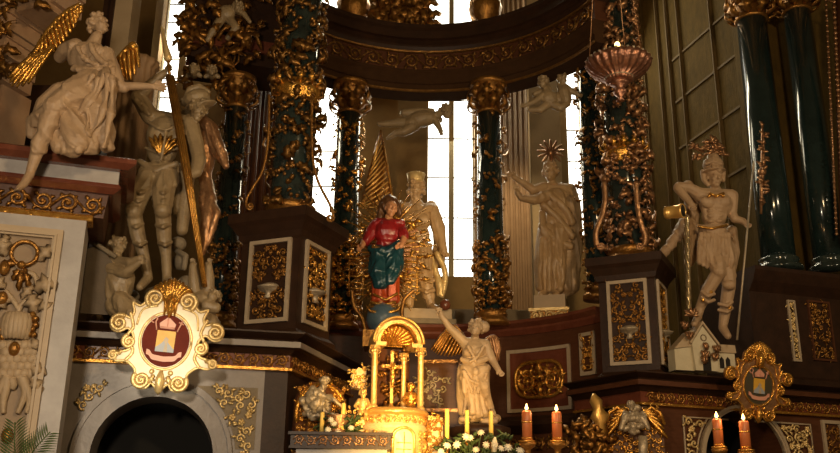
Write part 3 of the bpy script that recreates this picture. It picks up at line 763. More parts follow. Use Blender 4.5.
mb = MB(); mb.sweep(pr((-.4, zc - .225), (.03, zc - .225), (.03, zc - .095), (-.4, zc - .095)), path); part('cornice_face', mb, 'grey_marble', t)
mb = MB(); mb.sweep(pr((-.4, zc - .52), (-.06, zc - .505), (-.04, zc - .295), (-.4, zc - .295)), path); part('frieze', mb, 'brown_wood', t)
mb = MB(); mb.sweep(pr((-.2, zc - .56), (.0, zc - .56), (.02, zc - .53), (.0, zc - .505), (-.2, zc - .505)), [PP(-2.4, 0, -.16).xy, PP(-.30, 0, -.16).xy]); part('gilded_bead', mb, 'gold', t)
mb = MB(); frieze(mb, PP, -2.2, -.22, zc - .41, .17, -.20, 8, .09); part('frieze_scrollwork', mb, 'gold_old', t)
# panel
a = PF.uv(64, 232); b = PF.uv(44, 452); ui = PF.uv(52, 245)[0]; vtop = a[1]
mb = MB(); w = a[0] - ui; mb.border(PF, -2.1, 1.0, a[0], vtop, w, 0, .06); mb.border(PF, -2.1 + w * .4, 1.0, a[0] - w * .55, vtop - w * .55, w * .25, .06, .085); fo = part('panel_frame', mb, 'frame_stone', t)
mb = MB(); mb.rect(PF, -2.1, 1.0, ui, vtop - w, 0, .015); part('panel_ground', mb, 'panel_stone', t)
# festoon: ring and bow, leaves, melon, grapes, drapery
mp_ = mpp(20, 340, 7.3); CFr = face(PF(PF.uv(0, 453)[0], PF.uv(0, 453)[1], .02), mp_, R_(18))
def pxl(x, y):
    u, v = PF.uv(x, y); return u, v
def carve(fn, name, m):
    mb = MB(); fn(mb); return part(name, mb, m, t)
def f_ring(mb):
    c = pxl(25, 255); mb.tube([PF(c[0] + .10 * math.cos(k * .2617), c[1] + .10 * math.sin(k * .2617), .06) for k in range(25)], .017, 7)
    for x, y, a, L in ((22, 268, -2.0, .13), (23, 268, -1.6, .2), (24, 268, -1.2, .19), (21, 266, 3.1, .15)): u, v = pxl(x, y); fleaf(mb, PF, u, v, a, L, .06, .04)
    u, v = pxl(22, 267); mb.ball(PF(u, v, .07), .035)
carve(f_ring, 'gilded_ring', 'gold_old')
def grapes(pts):
    def g(mb):
        for x, y in pts: u, v = pxl(x, y); mb.ball(PF(u, v, .05), .028, None, 8)
    return g
carve(grapes(((33, 316), (36, 320), (31, 322), (36, 326), (33, 330), (30, 335), (34, 336))), 'gilded_grapes', 'gold_old')
carve(grapes(((2, 331), (6, 334), (3, 338))), 'gilded_grapes', 'gold_old')
for x, y in ((15, 350), (8, 436), (3, 300), (5, 270)):
    carve(lambda mb: mb.ball(PF(*pxl(x, y), .06), (.045, .045, .06)), 'gilded_acorn', 'gold_old')
def f_leaves(mb):
    for x, y, a, L, W in ((8, 258, 1.9, .24, .15), (4, 252, 1.4, .2, .12), (40, 262, .9, .24, .14), (42, 258, .5, .2, .12), (36, 290, .4, .26, .2), (33, 294, -1.2, .24, .16), (15, 298, -2.4, .24, .12), (8, 290, 2.4, .2, .12), (24, 300, 1.0, .2, .1), (44, 300, -1.0, .2, .13), (30, 366, -.4, .22, .12), (34, 376, -1.0, .22, .12), (28, 350, .5, .22, .12), (5, 348, 2.5, .22, .14)):
        u, v = pxl(x, y); fleaf(mb, PF, u - .02, v, a, L * .75, W * .8, .02, .35)
    for pts in ([(14, 262), (22, 272), (34, 276), (38, 286)], [(6, 292), (14, 302), (20, 312)], [(28, 300), (22, 306), (18, 314)]):
        mb.tube([PF(*pxl(x, y), .04) for x, y in smooth_path(pts)], .022, 7)
carve(f_leaves, 'carved_leaves', 'carving_stone')
def f_melon(mb):
    u, v = pxl(17, 327)
    for k in range(9):
        a = (k - 4) * .34; mb.ball(PF(u + .085 * math.sin(a), v, .02 + .07 * math.cos(a)), (.045, .045, .115), None, 10)
carve(f_melon, 'carved_melon', 'carving_stone')
def f_drape(mb):
    for r_ in range(5):
        for k in range(5):
            u, v = pxl(3 + k * 7 + (r_ % 2) * 3, 346 + r_ * 7); mb.ball(PF(u, v, .03), (.05, .04, .05), None, 8)
    for pts in ([(22, 378), (26, 392), (23, 402), (18, 414)], [(22, 378), (28, 392), (30, 402), (27, 414)], [(8, 378), (6, 392), (4, 402), (4, 414)], [(8, 378), (2, 388), (-2, 398)], [(12, 380), (14, 386), (12, 390)]):
        n = len(smooth_path(pts)); mb.tube([PF(*pxl(x, y), .05) for x, y in smooth_path(pts)], [.045 - .028 * i / n for i in range(n)], 8)
    for pts in ([(30, 350), (36, 362), (34, 374)], [(2, 372), (14, 380), (28, 374)]):
        mb.tube([PF(*pxl(x, y), .04) for x, y in smooth_path(pts)], .026, 8)
carve(f_drape, 'carved_drapery', 'carving_stone')

# entablature block and leaves, upper-left corner
t = thing('corner_capital', 'pinkish stone capital with gilded acanthus in the top left corner', 'capital', P(10, 90, 8.4))
mb = MB(); fc = plane(P(28, 60, 8.2), R_(-20)); s_ = mpp(20, 40, 8.2)
for (x0, y0, x1, y1, d) in ((-30, 85, 5, 62, 0), (-30, 62, 10, 35, .06), (-30, 38, 14, 12, .12), (20, 14, 55, -30, .05), (32, 6, 58, -20, .0)):
    a, b = fc.uv(x0, y0), fc.uv(x1, y1); mb.rect(fc, a[0], a[1], b[0], b[1], -.4, d); mb.rect(fc, a[0], b[1] - .05, b[0] + .03, b[1] + .02, -.4, d + .05)
a, b = fc.uv(-34, 90), fc.uv(-4, 80); mb.rect(fc, a[0], 0, b[0], b[1], -.5, -.1)
part('block', mb, 'pale_red_marble', t)
mb = MB(); rg = random.Random(3)
for i in range(26):
    a = fc.uv(rg.uniform(-2, 22), rg.uniform(-2, 90)) if i < 18 else fc.uv(rg.uniform(8, 48), rg.uniform(-4, 12)); fleaf(mb, fc, a[0], a[1], rg.uniform(-.5, 2.6), .2, .11, .1, .5)
part('gilded_leaves', mb, 'gold_old', t)
mb = MB(); mb.box((P(60, 60, 9.3).x, 9.6, 5.2), (1.1, .3, 2.2)); struct('trim_4', mb, 'dark_wood')
# pale pilaster and fluted shaft behind the angel
t = thing('fluted_column', 'tan fluted half-column behind the reaching hand of the winged angel', 'column', P(131, 262, 9.4))
z0, z1 = P(131, 330, 9.4).z, P(131, 62, 9.4).z; X = P(131, 120, 9.4).x
mb = MB(); mb.lathe([(.2, z0), (.2, z1 - .1), (.24, z1 - .06), (.24, z1)], (X, 9.4, 0), 72, .05, 14); part('shaft', mb, 'flute_stone', t)
t = thing('stone_pilaster', 'pale stone pilaster strip behind the head of the winged angel', 'pilaster', P(112, 330, 9.2))
mb = MB(); a, b = P(106, 60, 9.7), P(124, 60, 9.7); mb.box(((a.x + b.x) / 2, 9.9, 5.6), (b.x - a.x, .3, 4.66)); part('shaft', mb, 'frame_stone', t)
mb = MB(); mb.box((a.x - .02, 9.87, 5.6), (.05, .3, 4.66)); mb.box((a.x - .1, 9.95, 5.6), (.12, .3, 4.66)); part('edge_moulding', mb, 'dark_wood', t)

# vases and finial on top of the ring
for px, w, lab in ((352, 15, 'gilded vase foot on the ring cornice left of the upper window'), (486, 15, 'gilded vase foot on the ring cornice right of the upper window')):
    q = P(px, 16, 12.0); m = mpp(px, 10, 12.0); z = 8.64
    t = thing('vase', lab, 'vase', (q.x, 12.15, z), 'gilded vases on the ring cornice')
    mb = MB(); mb.lathe([(w * m * .8, 0), (w * m * .85, .04), (w * m * .5, .08), (w * m * .55, .14), (w * m * .95, .24), (w * m * 1.1, .42), (w * m * .9, .6), (w * m * .6, .7)], (q.x, 12.15, z), 22, .05, 11); part('bowl', mb, 'gold_old', t)
mb = MB(); q = P(400, 14, 12.1); rg = random.Random(5)
for i in range(40):
    a = rg.uniform(0, 6.28); mb.leaf((q.x + rg.uniform(-.42, .42), 12.15, 8.63 + rg.uniform(0, .45)), (math.cos(a), rg.uniform(-.5, .2), abs(math.sin(a))), (0, -1, 0), .3, .16, .4)
mb.box((q.x, 12.2, 8.9), (.75, .2, .55)); single('carved_crest', mb, 'gold_old', 'dark gilded leafy crest on the ring cornice between the two vases', 'ornament')
# ================================================================== STATUES
def base_loc(px, py, Y): return P(px, py, Y)
# ---- winged angel seated on the left pier
Y = 6.95
t = thing('angel_statue', 'large pale winged angel seated on the left pier, one arm reaching right', 'statue', base_loc(85, 155, Y))
f = Fig(Y, 90, 90); f.m = mpp(90, 90, Y)
f.head(99, 25, .02, 12, yaw=62, pitch=18, roll=-8, hair='long', seed=3)
f.limb((97, 36, 0, 5.5), (92, 46, 0, 7))
f.blob(88, 58, 0, 21, 16, 13, -12); f.blob(98, 66, -.02, 15, 13, 12, 0); f.blob(92, 52, -.06, 14, 9, 9)
f.limb((76, 47, 0, 9), (66, 50, .05, 8), (60, 57, .14, 6.5))                         # far upper arm
f.limb((106, 56, -.02, 9), (112, 72, -.04, 9), (118, 85, -.05, 7.5), (124, 88, -.05, 5.2)); f.limb((118, 86.5, -.05, 4.6), (136, 86, -.06, 4.1), (153, 86.5, -.08, 3.1))
f.hand(153, 87, -.08, -3, 15, .6, .3, -1)
f.limb((74, 68, -.1, 2.6), (90, 70, -.14, 2.8), (104, 68, -.14, 2.8), (110, 63, -.1, 2.6))  # sash
f.blob(95, 84, 0, 21, 22, 15, 8); f.blob(82, 96, -.05, 19, 17, 15, 0)
f.limb((92, 88, -.1, 17), (70, 98, -.22, 14), (54, 107, -.30, 10.5))                  # near thigh
f.limb((54, 108, -.30, 9), (46, 130, -.27, 7.5), (37, 152, -.23, 6.2), (30, 173, -.20, 4.2)); f.limb((30, 174, -.2, 4.4), (24, 184, -.27, 3.8), (19, 188, -.32, 2.8))
for k in range(4): f.limb((22 - k * 1.3, 185.5 + k * .8, -.30 + k * .02, 1.5), (17.5 - k, 189 + k * .5, -.36 + k * .02, 1.2))
f.limb((102, 92, -.08, 15), (98, 116, -.14, 14), (96, 138, -.1, 11))                  # other leg under robe
f.limb((60, 104, -.28, 10), (44, 116, -.2, 9), (34, 122, -.12, 8), (31, 134, -.1, 5)); f.limb((38, 120, -.15, 7), (44, 104, -.05, 8), (60, 92, 0, 10))
f.limb((56, 128, -.16, 8), (62, 146, -.2, 8), (72, 153, -.2, 5)); f.limb((72, 118, -.18, 13), (78, 140, -.22, 11), (74, 150, -.2, 8))
f.limb((100, 118, -.1, 12), (104, 138, -.1, 10), (106, 147, -.1, 6)); f.limb((86, 126, -.14, 13), (90, 146, -.14, 9))
for pts in ([(106, 70), (98, 92), (84, 110), (66, 122), (54, 128)], [(108, 76), (106, 100), (98, 124), (80, 140)], [(112, 78), (112, 104), (108, 128), (104, 146)], [(96, 72), (84, 88), (68, 100), (56, 110)], [(100, 74), (92, 96), (76, 116), (60, 138)], [(86, 110), (88, 128), (78, 150)], [(90, 44), (96, 56), (106, 64)], [(78, 48), (84, 58), (98, 66)]):
    f.limb(*[(x, y, -.25 if y > 74 else -.15, 2.0) for x, y in smooth_path(pts, 3)])
f.build('body', 'statue_beige', t, .011, [(60, 66, 116, 155, .026, 8, 1.6, .8), (30, 112, 60, 155, .02, 8, 2, .8), (66, 40, 116, 67, .012, 10, 3, -.5)])
mb = wing(Y + .12, [(81, 5, 0), (70, 10, 0), (58, 20, .02), (48, 32, .04), (40, 44, .05), (36, 52, .05)], [(80, 14, 0), (74, 28, 0), (64, 42, .02), (54, 52, .03), (34, 56, .05), (28, 58, .05)], W=5.5)
mb2 = wing(Y + .14, [(54, 46, 0), (46, 52, 0), (38, 56, 0), (32, 56, 0)], [(28, 84, 0), (18, 88, 0), (10, 86, 0), (9, 78, 0)], W=5.5); 
o_ = len(mb.v); mb.v += mb2.v; mb.f += [tuple(i + o_ for i in q) for q in mb2.f]; mb.sm += mb2.sm; mb.mi += mb2.mi
part('wing', mb, 'gold', t, 'gilded left wing')
mb = wing(Y + .45, [(116, 62, 0), (122, 54, 0), (130, 46, 0), (136, 44, 0)], [(120, 78, 0), (126, 80, 0), (132, 80, 0), (139, 68, 0)], W=5)
mb.ball(P(133, 46, Y + .42), 5.2 * f.m, None, 10); part('wing', mb, 'gold', t, 'gilded right wing tip')

# ---- knight in armour on the left
Y = 8.4
t = thing('knight_statue', 'grey stone knight in armour with plumed helmet and raised arm above the left arch', 'statue', base_loc(158, 288, Y))
f = Fig(Y, 165, 180)
f.head(197, 110, -.06, 12.5, yaw=48, pitch=-22, hair='short', seed=5)
f.blob(197, 99, -.02, 14, 10, 12, 20); f.blob(205, 105, -.08, 12.5, 2.2, 9, 20); f.limb((186, 102, 0, 4), (190, 90, 0, 4), (199, 87, 0, 4), (208, 92, 0, 3))
for a in range(6): f.blob(183 + a * 1.5, 101 + 3 * math.sin(a * 2), .05, 3.5, 3, 4)
f.limb((192, 118, -.02, 6), (185, 124, 0, 7)); f.limb((188, 124, 0, 9), (150, 116, 0, 8))
f.blob(166, 136, -.03, 20, 22, 14, 8); f.blob(162, 152, -.02, 15, 14, 12); f.blob(158, 134, -.12, 10, 11, 6, -8); f.blob(176, 134, -.12, 9.5, 11, 6, 8); f.limb((148, 122, -.1, 2), (158, 128, -.2, 1.8), (166, 130, -.2, 1.8), (182, 124, -.14, 2)); f.limb((166, 130, -.19, 1.6), (164, 146, -.2, 1.6), (161, 160, -.17, 1.6)); f.limb((146, 148, -.1, 1.7), (160, 154, -.18, 1.7), (178, 148, -.12, 1.7))
f.limb((150, 116, -.02, 9), (143, 104, -.04, 8.5), (138, 97, -.06, 7.5)); f.limb((138, 97, -.06, 7.2), (150, 85, -.08, 5.4), (163, 74, -.1, 4))
for k in range(3): f.limb((143 + k * 3, 110 + k * 2, -.1, 2.6), (136 + k * 4, 100 + k * 3, -.12, 2.6))
f.hand(163, 73, -.1, 40, 13, .4, .6, 1)
f.limb((190, 124, -.02, 9), (196, 144, -.04, 8), (199, 160, -.08, 7)); f.limb((199, 160, -.08, 7.5), (196, 172, -.14, 6.2), (190, 176, -.18, 4.4)); f.hand(191, 175, -.2, 188, 10, .3, .7, 1)
f.limb((140, 162, -.08, 3.4), (156, 170, -.12, 3.4), (176, 164, -.1, 3.2))   # belt
f.blob(158, 172, 0, 17, 11, 13)
for k in range(6): f.limb((143 + k * 6, 170, -.06 - .02 * math.sin(k), 4.2), (141 + k * 6.6, 183 + 2 * (k % 2), -.09, 3.2))
f.limb((150, 178, -.03, 12), (138, 196, -.1, 11.5), (134, 212, -.12, 9)); f.blob(134, 212, -.15, 8.5, 8.5, 9); f.limb((134, 214, -.12, 8), (138, 236, -.06, 7.4), (144, 256, -.02, 5.4), (148, 276, 0, 4.6)); f.limb((148, 278, 0, 5), (140, 287, -.12, 3.8))
f.limb((166, 178, -.03, 12), (163, 196, -.1, 11), (163, 209, -.14, 9)); f.blob(163, 211, -.16, 8.5, 8, 9); f.limb((163, 212, -.12, 8), (164, 236, -.04, 7.4), (166, 256, 0, 5.2), (167, 278, 0, 4.6)); f.limb((167, 280, 0, 5), (174, 288, -.12, 3.8))
for y, xl, xr, w in ((190, 140, 163, 12.5), (198, 138, 163, 12.2), (205, 136, 163, 11), (224, 136, 163, 8.4), (242, 140, 165, 7.6)):
    for x in (xl, xr): f.limb((x - w * .8, y + 1, -.09, 2), (x, y + 3, -.12 - w * .008, 2.2), (x + w * .8, y, -.09, 2))
f.build('body', 'statue_grey', t, .011, [(136, 168, 182, 188, .012, 9, 4, 0)])
mb = MB()
q = P(163, 147, Y - .20)
for a in range(-3, 4): mb.leaf(P(161, 156, Y - .17), V((math.sin(a * .25 + .15), -.1, math.cos(a * .25 + .15))), (0, -1, 0), 24 * f.m, 5 * f.m, .12)
part('breastplate_ornament', mb, 'gold', t, 'gilded flame ornament on the breastplate')
f2 = Fig(Y + .12, 210, 160); f3 = Fig(Y + .12, 210, 160)
f3.limb((202, 120, .03, 6), (212, 130, .02, 7), (217, 146, .02, 6.5), (226, 166, 0, 3)); f3.limb((206, 136, .06, 6), (208, 156, .08, 6), (205, 180, .08, 5), (210, 198, .04, 6), (208, 218, .02, 6), (203, 254, -.02, 1.6)); f3.limb((206, 194, .05, 5), (217, 213, 0, 3), (207, 244, 0, 2)); f3.limb((203, 200, .03, 4), (205, 226, 0, 4), (203, 250, 0, 1.6))
f3.build('gilded_cape', 'bronze', t, .012, [(196, 112, 230, 256, .022, 9, 2.5, .3)], 1)
f2.limb((188, 116, .1, 8), (190, 150, .14, 9), (186, 190, .16, 8), (182, 230, .16, 6)); f2.limb((178, 170, .12, 7), (176, 210, .16, 7))
f2.build('cloak', 'statue_grey', t, .012, [(196, 112, 230, 256, .028, 9, 2.5, .3)])
# spear-pole with gilded finial
t = thing('lance', 'long gilded lance with a tapered tip held upright by the armoured knight', 'lance', P(205, 287, Y - .3))
mb = MB(); pxtube(mb, Y - .12, [(161, 26, 0), (162, 28, 0), (166, 48, -.01), (168, 58, -.02), (168.3, 61, -.02)], [.6, 1.4, 2.6, 4.4, 3.0], 10); part('tip', mb, 'gold_pale', t)
mb = MB(); pxtube(mb, Y - .12, [(168, 60, -.02), (170, 78, -.04)], 1.6, 8); pxtube(mb, Y - .12, [(170, 77, -.04), (187, 174, -.12), (205, 287, -.16)], [4.6, 4.0, 2.0], 10); part('shaft', mb, 'gold_old', t)
mb = MB(); 
for k in range(5):
    a = -1.9 + k * .5; r1, r2 = 4.4 * f.m, 2.2 * f.m; d = V((math.cos(a), math.sin(a), 0))
    mb.tube([P(170.5, 80, Y - .16) + d * r1, P(187, 174, Y - .24) + d * r1 * .9, P(204, 284, Y - .28) + d * r2], .006, 5)
part('gilded_fillets', mb, 'gold', t)

# ---- small figures at the knight's feet
Y = 8.2
f = Fig(Y, 120, 270)
f.head(118, 246, .02, 10, yaw=70, pitch=-10, hair='curls', seed=8); f.limb((116, 256, 0, 6), (114, 266, 0, 8))
f.blob(119, 284, 0, 14, 22, 11, -6); f.blob(122, 306, 0, 16, 12, 12); f.limb((110, 268, -.04, 6), (126, 272, -.14, 5), (140, 262, -.18, 3.2)); f.limb((118, 262, -.02, 6), (130, 262, -.14, 4.6), (140, 258, -.18, 3)); f.hand(139, 261, -.18, 10, 9, .3, .5); f.hand(138, 258, -.16, 15, 8, .3, .5)
f.limb((120, 300, -.05, 9), (132, 318, -.1, 8), (146, 326, -.1, 6))
o = f.build('kneeling_statue', 'statue_grey', None, .011, [(104, 270, 138, 322, .016, 9, 3, .3)]); setp(o, "grey kneeling figure with crossed hands at the knight's feet", 'statue')
f = Fig(Y, 200, 285)
f.head(214, 297, -.04, 8, yaw=-20, pitch=20, hair='short', seed=9)
f.blob(202, 304, 0, 13, 14, 11); f.limb((196, 296, 0, 6.5), (194, 280, -.02, 6), (193, 266, -.04, 4)); f.limb((208, 296, 0, 6.5), (209, 278, -.02, 5.6), (209, 266, -.04, 3.6)); f.hand(193, 267, -.04, 92, 9, .3, .2); f.hand(209, 267, -.04, 84, 9, .3, .2, -1)
f.limb((202, 312, 0, 11), (210, 326, 0, 9)); f.limb((206, 306, -.06, 7), (216, 308, -.06, 5))
o = f.build('fallen_statue', 'statue_grey', None, .011, [(188, 292, 222, 326, .014, 9, 3, .3)]); setp(o, 'grey fallen figure with both arms raised right of the white cartouche', 'statue')
# rocky group behind the feet
f = Fig(8.5, 150, 300); rg = random.Random(4)
for k in range(16): f.blob(rg.uniform(104, 216), rg.uniform(292, 330), rg.uniform(0, .2), rg.uniform(8, 15), rg.uniform(6, 12), 12)
f.blob(180, 262, .2, 8, 9, 8); f.blob(186, 284, .15, 9, 9, 8); f.blob(178, 244, .25, 9, 8, 8); f.limb((176, 250, .15, 3), (186, 256, .1, 3), (184, 268, .1, 3))
o = f.build('rock_base', 'grey_stone', None, .016); setp(o, "rough grey rock mound beneath the armoured knight's feet", 'rock')
# broken tablet left of kneeling figure
mb = MB(); fr = face(P(98, 268, 8.1), mpp(98, 268, 8.1), R_(14), R_(6)); mb.prism([(-12, -46), (14, -46), (14, 6), (-2, 24), (-12, 18)], fr, -6, 0)
t = thing('leaning_slab', 'brown stone slab leaning beside the kneeling figure and pier', 'slab', P(98, 312, 8.1)); part('slab', mb, 'dark_slab', t)
mb = MB(); mb.tube([fr(-12, 28, 2), fr(16, 12, 2)], 2.6 * mpp(98, 268, 8.1), 6); part('edge', mb, 'grey_stone', t)

# ---- king / duke with crown
Y = 12.3
t = thing('king_statue', 'pale stone king in a crown and cloak standing before the central window', 'statue', base_loc(425, 311, Y))
f = Fig(Y, 420, 240)
f.head(416, 189, -.02, 11, yaw=-8, pitch=-4, hair='long', seed=12, beard=True)
f.limb((416, 199, 0, 5), (416, 206, 0, 8)); f.limb((401, 208, 0, 6), (432, 209, 0, 6)); f.blob(416, 218, -.02, 15, 16, 11); f.blob(416, 236, -.02, 13, 14, 11); f.blob(417, 252, 0, 15, 12, 12)
f.limb((401, 209, 0, 6.5), (396, 226, -.03, 6), (400, 242, -.15, 5), (410, 240, -.22, 4)); f.hand(410, 240, -.22, 10, 8, .3, .6)
f.limb((432, 210, 0, 6.5), (438, 228, -.02, 6), (441, 244, -.06, 4.6), (444, 252, -.08, 3.6)); f.hand(444, 251, -.08, -50, 8, .3, .6)
f.limb((410, 254, 0, 9), (409, 276, -.04, 7.5), (409, 296, -.02, 5.5), (409, 306, 0, 4.5)); f.limb((424, 254, 0, 9), (425, 276, -.05, 7.5), (428, 294, -.02, 5.5), (431, 305, 0, 4.5)); f.limb((409, 307, 0, 4), (405, 310, -.12, 3.2)); f.limb((431, 306, 0, 4), (437, 309, -.12, 3.2))
for k in range(8): f.limb((404 + k * 3.4, 246, -.14, 1.7), (402 + k * 4.0, 266 + (k % 2) * 2, -.18, 1.9))
f.limb((403, 245, -.13, 1.8), (416, 248, -.19, 1.8), (430, 245, -.13, 1.8)); f.blob(410, 220, -.14, 7, 7, 5, -6); f.blob(423, 220, -.14, 7, 7, 5, 6); f.limb((416, 212, -.16, 1.4), (416, 242, -.17, 1.4))
for a in (280, 290): f.limb((402, a, -.09, 1.6), (409, a + 2, -.13, 1.6), (415, a, -.09, 1.6)); f.limb((420, a, -.09, 1.6), (427, a + 2, -.13, 1.6), (433, a, -.09, 1.6))
f.limb((399, 206, .06, 6), (398, 240, .1, 8), (398, 280, .12, 8), (400, 304, .12, 6)); f.limb((431, 206, .06, 6), (440, 232, .08, 6), (438, 262, .08, 6))
f.limb((402, 206, -.1, 3.2), (416, 216, -.18, 2.6), (430, 207, -.1, 3.2))
f.build('body', 'statue_warm', t, .012, [(394, 204, 448, 300, .018, 9, 2.5, .15)])
mb = MB(); c = P(416, 181, Y - .02); m = f.m
mb.lathe([(8.0 * m, 0), (8.6 * m, 2 * m), (8.2 * m, 4 * m), (9.8 * m, 9 * m), (8.8 * m, 9.5 * m), (4 * m, 10 * m)], c - V((0, 0, 2 * m)), 20); part('crown', mb, 'gold_pale', t)
for k in range(7):
    pass
mb = MB(); pxtube(mb, Y - .05, smooth_path([(431, 254), (435, 270), (440, 286), (440, 296)], 5), [2.2] * 4 + [3.5] * 5 + [4.5] * 4 + [4, 3.6, 3], 8); pxtube(mb, Y - .05, smooth_path([(436, 252), (444, 268), (445, 282), (441, 297)], 5), 3, 8); part('cloak_tail', mb, 'gold_pale', t, 'pale yellow lining of the hanging cloak')
f = Fig(12.1, 408, 250)
f.head(412, 232, -.04, 6.4, yaw=-20, hair='curls', seed=14); f.blob(406, 248, 0, 7.5, 9, 6); f.limb((408, 242, 0, 3.2), (401, 247, -.04, 2.6), (397, 252, -.06, 2)); f.limb((412, 243, 0, 3), (417, 248, -.05, 2.4), (416, 253, -.06, 2)); f.limb((404, 255, 0, 4), (401, 264, -.04, 3.2), (402, 272, -.02, 2.2), (400, 275, -.05, 2)); f.limb((408, 255, 0, 4), (409, 264, -.05, 3.2), (410, 271, -.03, 2.2), (409, 275, -.05, 2))
o = f.build('child_statue', 'flesh', None, .009); setp(o, 'small bare child figure between the painted Madonna and the crowned king', 'statue')
mb = MB(); q = P(424, 311, Y); 
t = thing('statue_base', 'stepped pale stone block under the crowned king', 'statue base', (q.x, 12.45, 4.1))
mb.box((q.x, 12.42, (4.105 + q.z) / 2), (.72, .56, q.z - 4.105), R_(5)); part('block', mb, 'frame_stone', t)
mb = MB(); mb.box((q.x, 12.42, 4.14), (.84, .60, .07), R_(5)); part('plinth', mb, 'grey_stone', t)
mb = MB(); mb.ball(P(445, 305, 12.05), 5.6 * f.m, None, 14); o = single('orb', mb, 'red_marble', 'small round reddish orb at the feet of the crowned king', 'orb')

# ---- painted Madonna
Y = 10.9
t = thing('madonna_statue', 'painted Madonna in red dress and blue mantle with a gilded halo of rays', 'statue', base_loc(385, 306, Y))
f = Fig(Y, 386, 240)
f.head(391, 209, -.03, 9, yaw=18, pitch=-8, roll=6, hair=None); f.limb((389, 216, 0, 4), (388, 224, 0, 5)); f.blob(387, 230, .02, 9, 12, 7); f.blob(386, 262, .03, 10, 26, 8); f.limb((376, 226, 0, 4), (366, 238, -.04, 3.6), (362, 246, -.1, 2.8)); f.hand(362, 245, -.1, 235, 8, .4, .4); f.limb((398, 226, 0, 4), (404, 238, -.1, 3.4), (401, 246, -.2, 2.6)); f.hand(402, 245, -.2, 200, 8, .3, .5)
f.limb((383, 286, 0, 5), (382, 300, -.02, 3.4), (380, 304, -.08, 2.6)); f.limb((391, 286, 0, 5), (391, 300, -.02, 3.4), (392, 304, -.08, 2.6)); f.build('body', 'flesh', t, .009)
f = Fig(Y, 386, 232)
f.blob(387, 232, -.02, 13.5, 13, 10); f.limb((378, 224, 0, 6.5), (400, 225, 0, 6)); f.limb((376, 226, 0, 6), (369, 236, -.04, 5.6), (366, 241, -.06, 4.6)); f.limb((399, 226, 0, 5.6), (404, 236, -.08, 4.8)); f.blob(387, 244, 0, 11, 8, 9)
f.build('dress', 'red_paint', t, .010, [(364, 218, 410, 252, .012, 11, 5, .4)])
f = Fig(Y, 386, 270)
f.blob(387, 256, -.03, 14, 10, 11); f.limb((380, 254, -.04, 9), (378, 272, -.08, 9), (380, 284, -.06, 7)); f.limb((392, 254, -.04, 9), (393, 270, -.1, 8), (390, 280, -.08, 6)); f.limb((398, 250, -.06, 5), (398, 266, -.06, 5), (392, 282, -.06, 4)); f.limb((372, 248, -.06, 4), (384, 252, -.14, 4), (398, 244, -.12, 4))
f.build('mantle', 'blue_paint', t, .010, [(366, 244, 406, 290, .020, 9, 3.5, -.5)])
f = Fig(Y, 386, 290); f.limb((379, 280, 0, 8), (378, 298, 0, 7)); f.limb((391, 278, 0, 8), (391, 298, 0, 7)); f.limb((376, 299, -.02, 5), (394, 299, -.02, 5)); f.build('skirt', 'orange_paint', t, .010, [(368, 270, 402, 306, .018, 12, 2.5, 0)])
f = Fig(Y, 390, 208); rg = random.Random(2)
f.blob(389, 205, .05, 9.5, 10, 8); f.limb((382, 206, .06, 4), (380, 218, .08, 4)); f.limb((397, 205, .06, 3.4), (399, 214, .08, 3)); f.build('hair', 'hair_dark', t, .010, [(376, 192, 404, 224, .012, 14, 7, 0)])
mb = MB(); pxtube(mb, Y - .14, [(372, 246), (384, 250), (396, 246)], 2, 6); pxtube(mb, Y - .12, [(378, 284), (386, 281), (394, 278), (399, 264)], 1.2, 6); pxtube(mb, Y - .1, [(373, 294), (386, 300), (398, 293)], 1.4, 6)
part('gilded_hem', mb, 'gold', t)
t = thing('sunburst', 'gilded sunburst of thin rays spreading behind the painted Madonna', 'rays', P(388, 300, Y + .25))
mb = MB(); rg = random.Random(6); m = mpp(388, 250, Y + .25)
for k in range(64):
    a = 2 * math.pi * k / 64; ex = 30 + (14 if k % 2 else 4) * rg.uniform(.7, 1.2); c0 = (388 + 8 * math.cos(a), 252 - 36 * math.sin(a)); c1 = (388 + (ex + 4) * math.cos(a), 252 - (ex + 22) * math.sin(a))
    pxtube(mb, Y + .25, [c0, c1], [1.3, .5], 5)
part('rays', mb, 'gold', t)
mb = MB()
for k in range(46):
    a = rg.uniform(0, 6.28); r = rg.uniform(.65, 1.05); p = P(388 + 38 * r * math.cos(a), 256 - 44 * r * math.sin(a), Y + .2)
    if abs(38 * r * math.cos(a)) < 15: continue
    mb.leaf(p, (rg.uniform(-1, 1), -.3, rg.uniform(-.6, .6)), (0, -1, 0), 10 * m, 5 * m, .4)
part('cloud_leaves', mb, 'gold', t)
for x0 in (352, 412):
    pass
for xa, xb, dy_ in ((346, 366, 0), (403, 420, -2)):
    mb = MB()
    for y in (258, 264, 270, 276, 282, 288, 294): pxtube(mb, Y + .15, [(xa, y + dy_), (xb, y + 1 + dy_)], .8, 5)
    for x in (xa + 3, xb - 3): pxtube(mb, Y + .15, [(x, 256 + dy_), (x, 297 + dy_)], .7, 5)
    part('lattice', mb, 'gold', t)
t = thing('globe', 'dark blue globe with gilded crescent beneath the painted Madonna', 'globe', P(384, 334, Y))
mb = MB(); mb.ball(P(383, 319, Y), 16 * m, None, 24); part('sphere', mb, 'globe_blue', t)
mb = MB(); 
for y, w in ((304, 13), (308, 14)): pxtube(mb, Y - .1, [(383 - w, y - 2), (383, y + 1), (383 + w, y - 2)], 1.6, 7)
pxtube(mb, Y - .16, [(366, 305), (370, 311), (384, 314), (398, 310), (402, 303)], [.6, 1.6, 2.2, 1.6, .6], 7); part('crescent', mb, 'gold', t)
mb = MB(); 
for sg in ([(352, 290), (354, 306), (362, 318), (366, 334)], [(414, 290), (404, 300), (402, 316), (405, 330)]): pxtube(mb, Y - .05, smooth_path(sg), 2, 6)
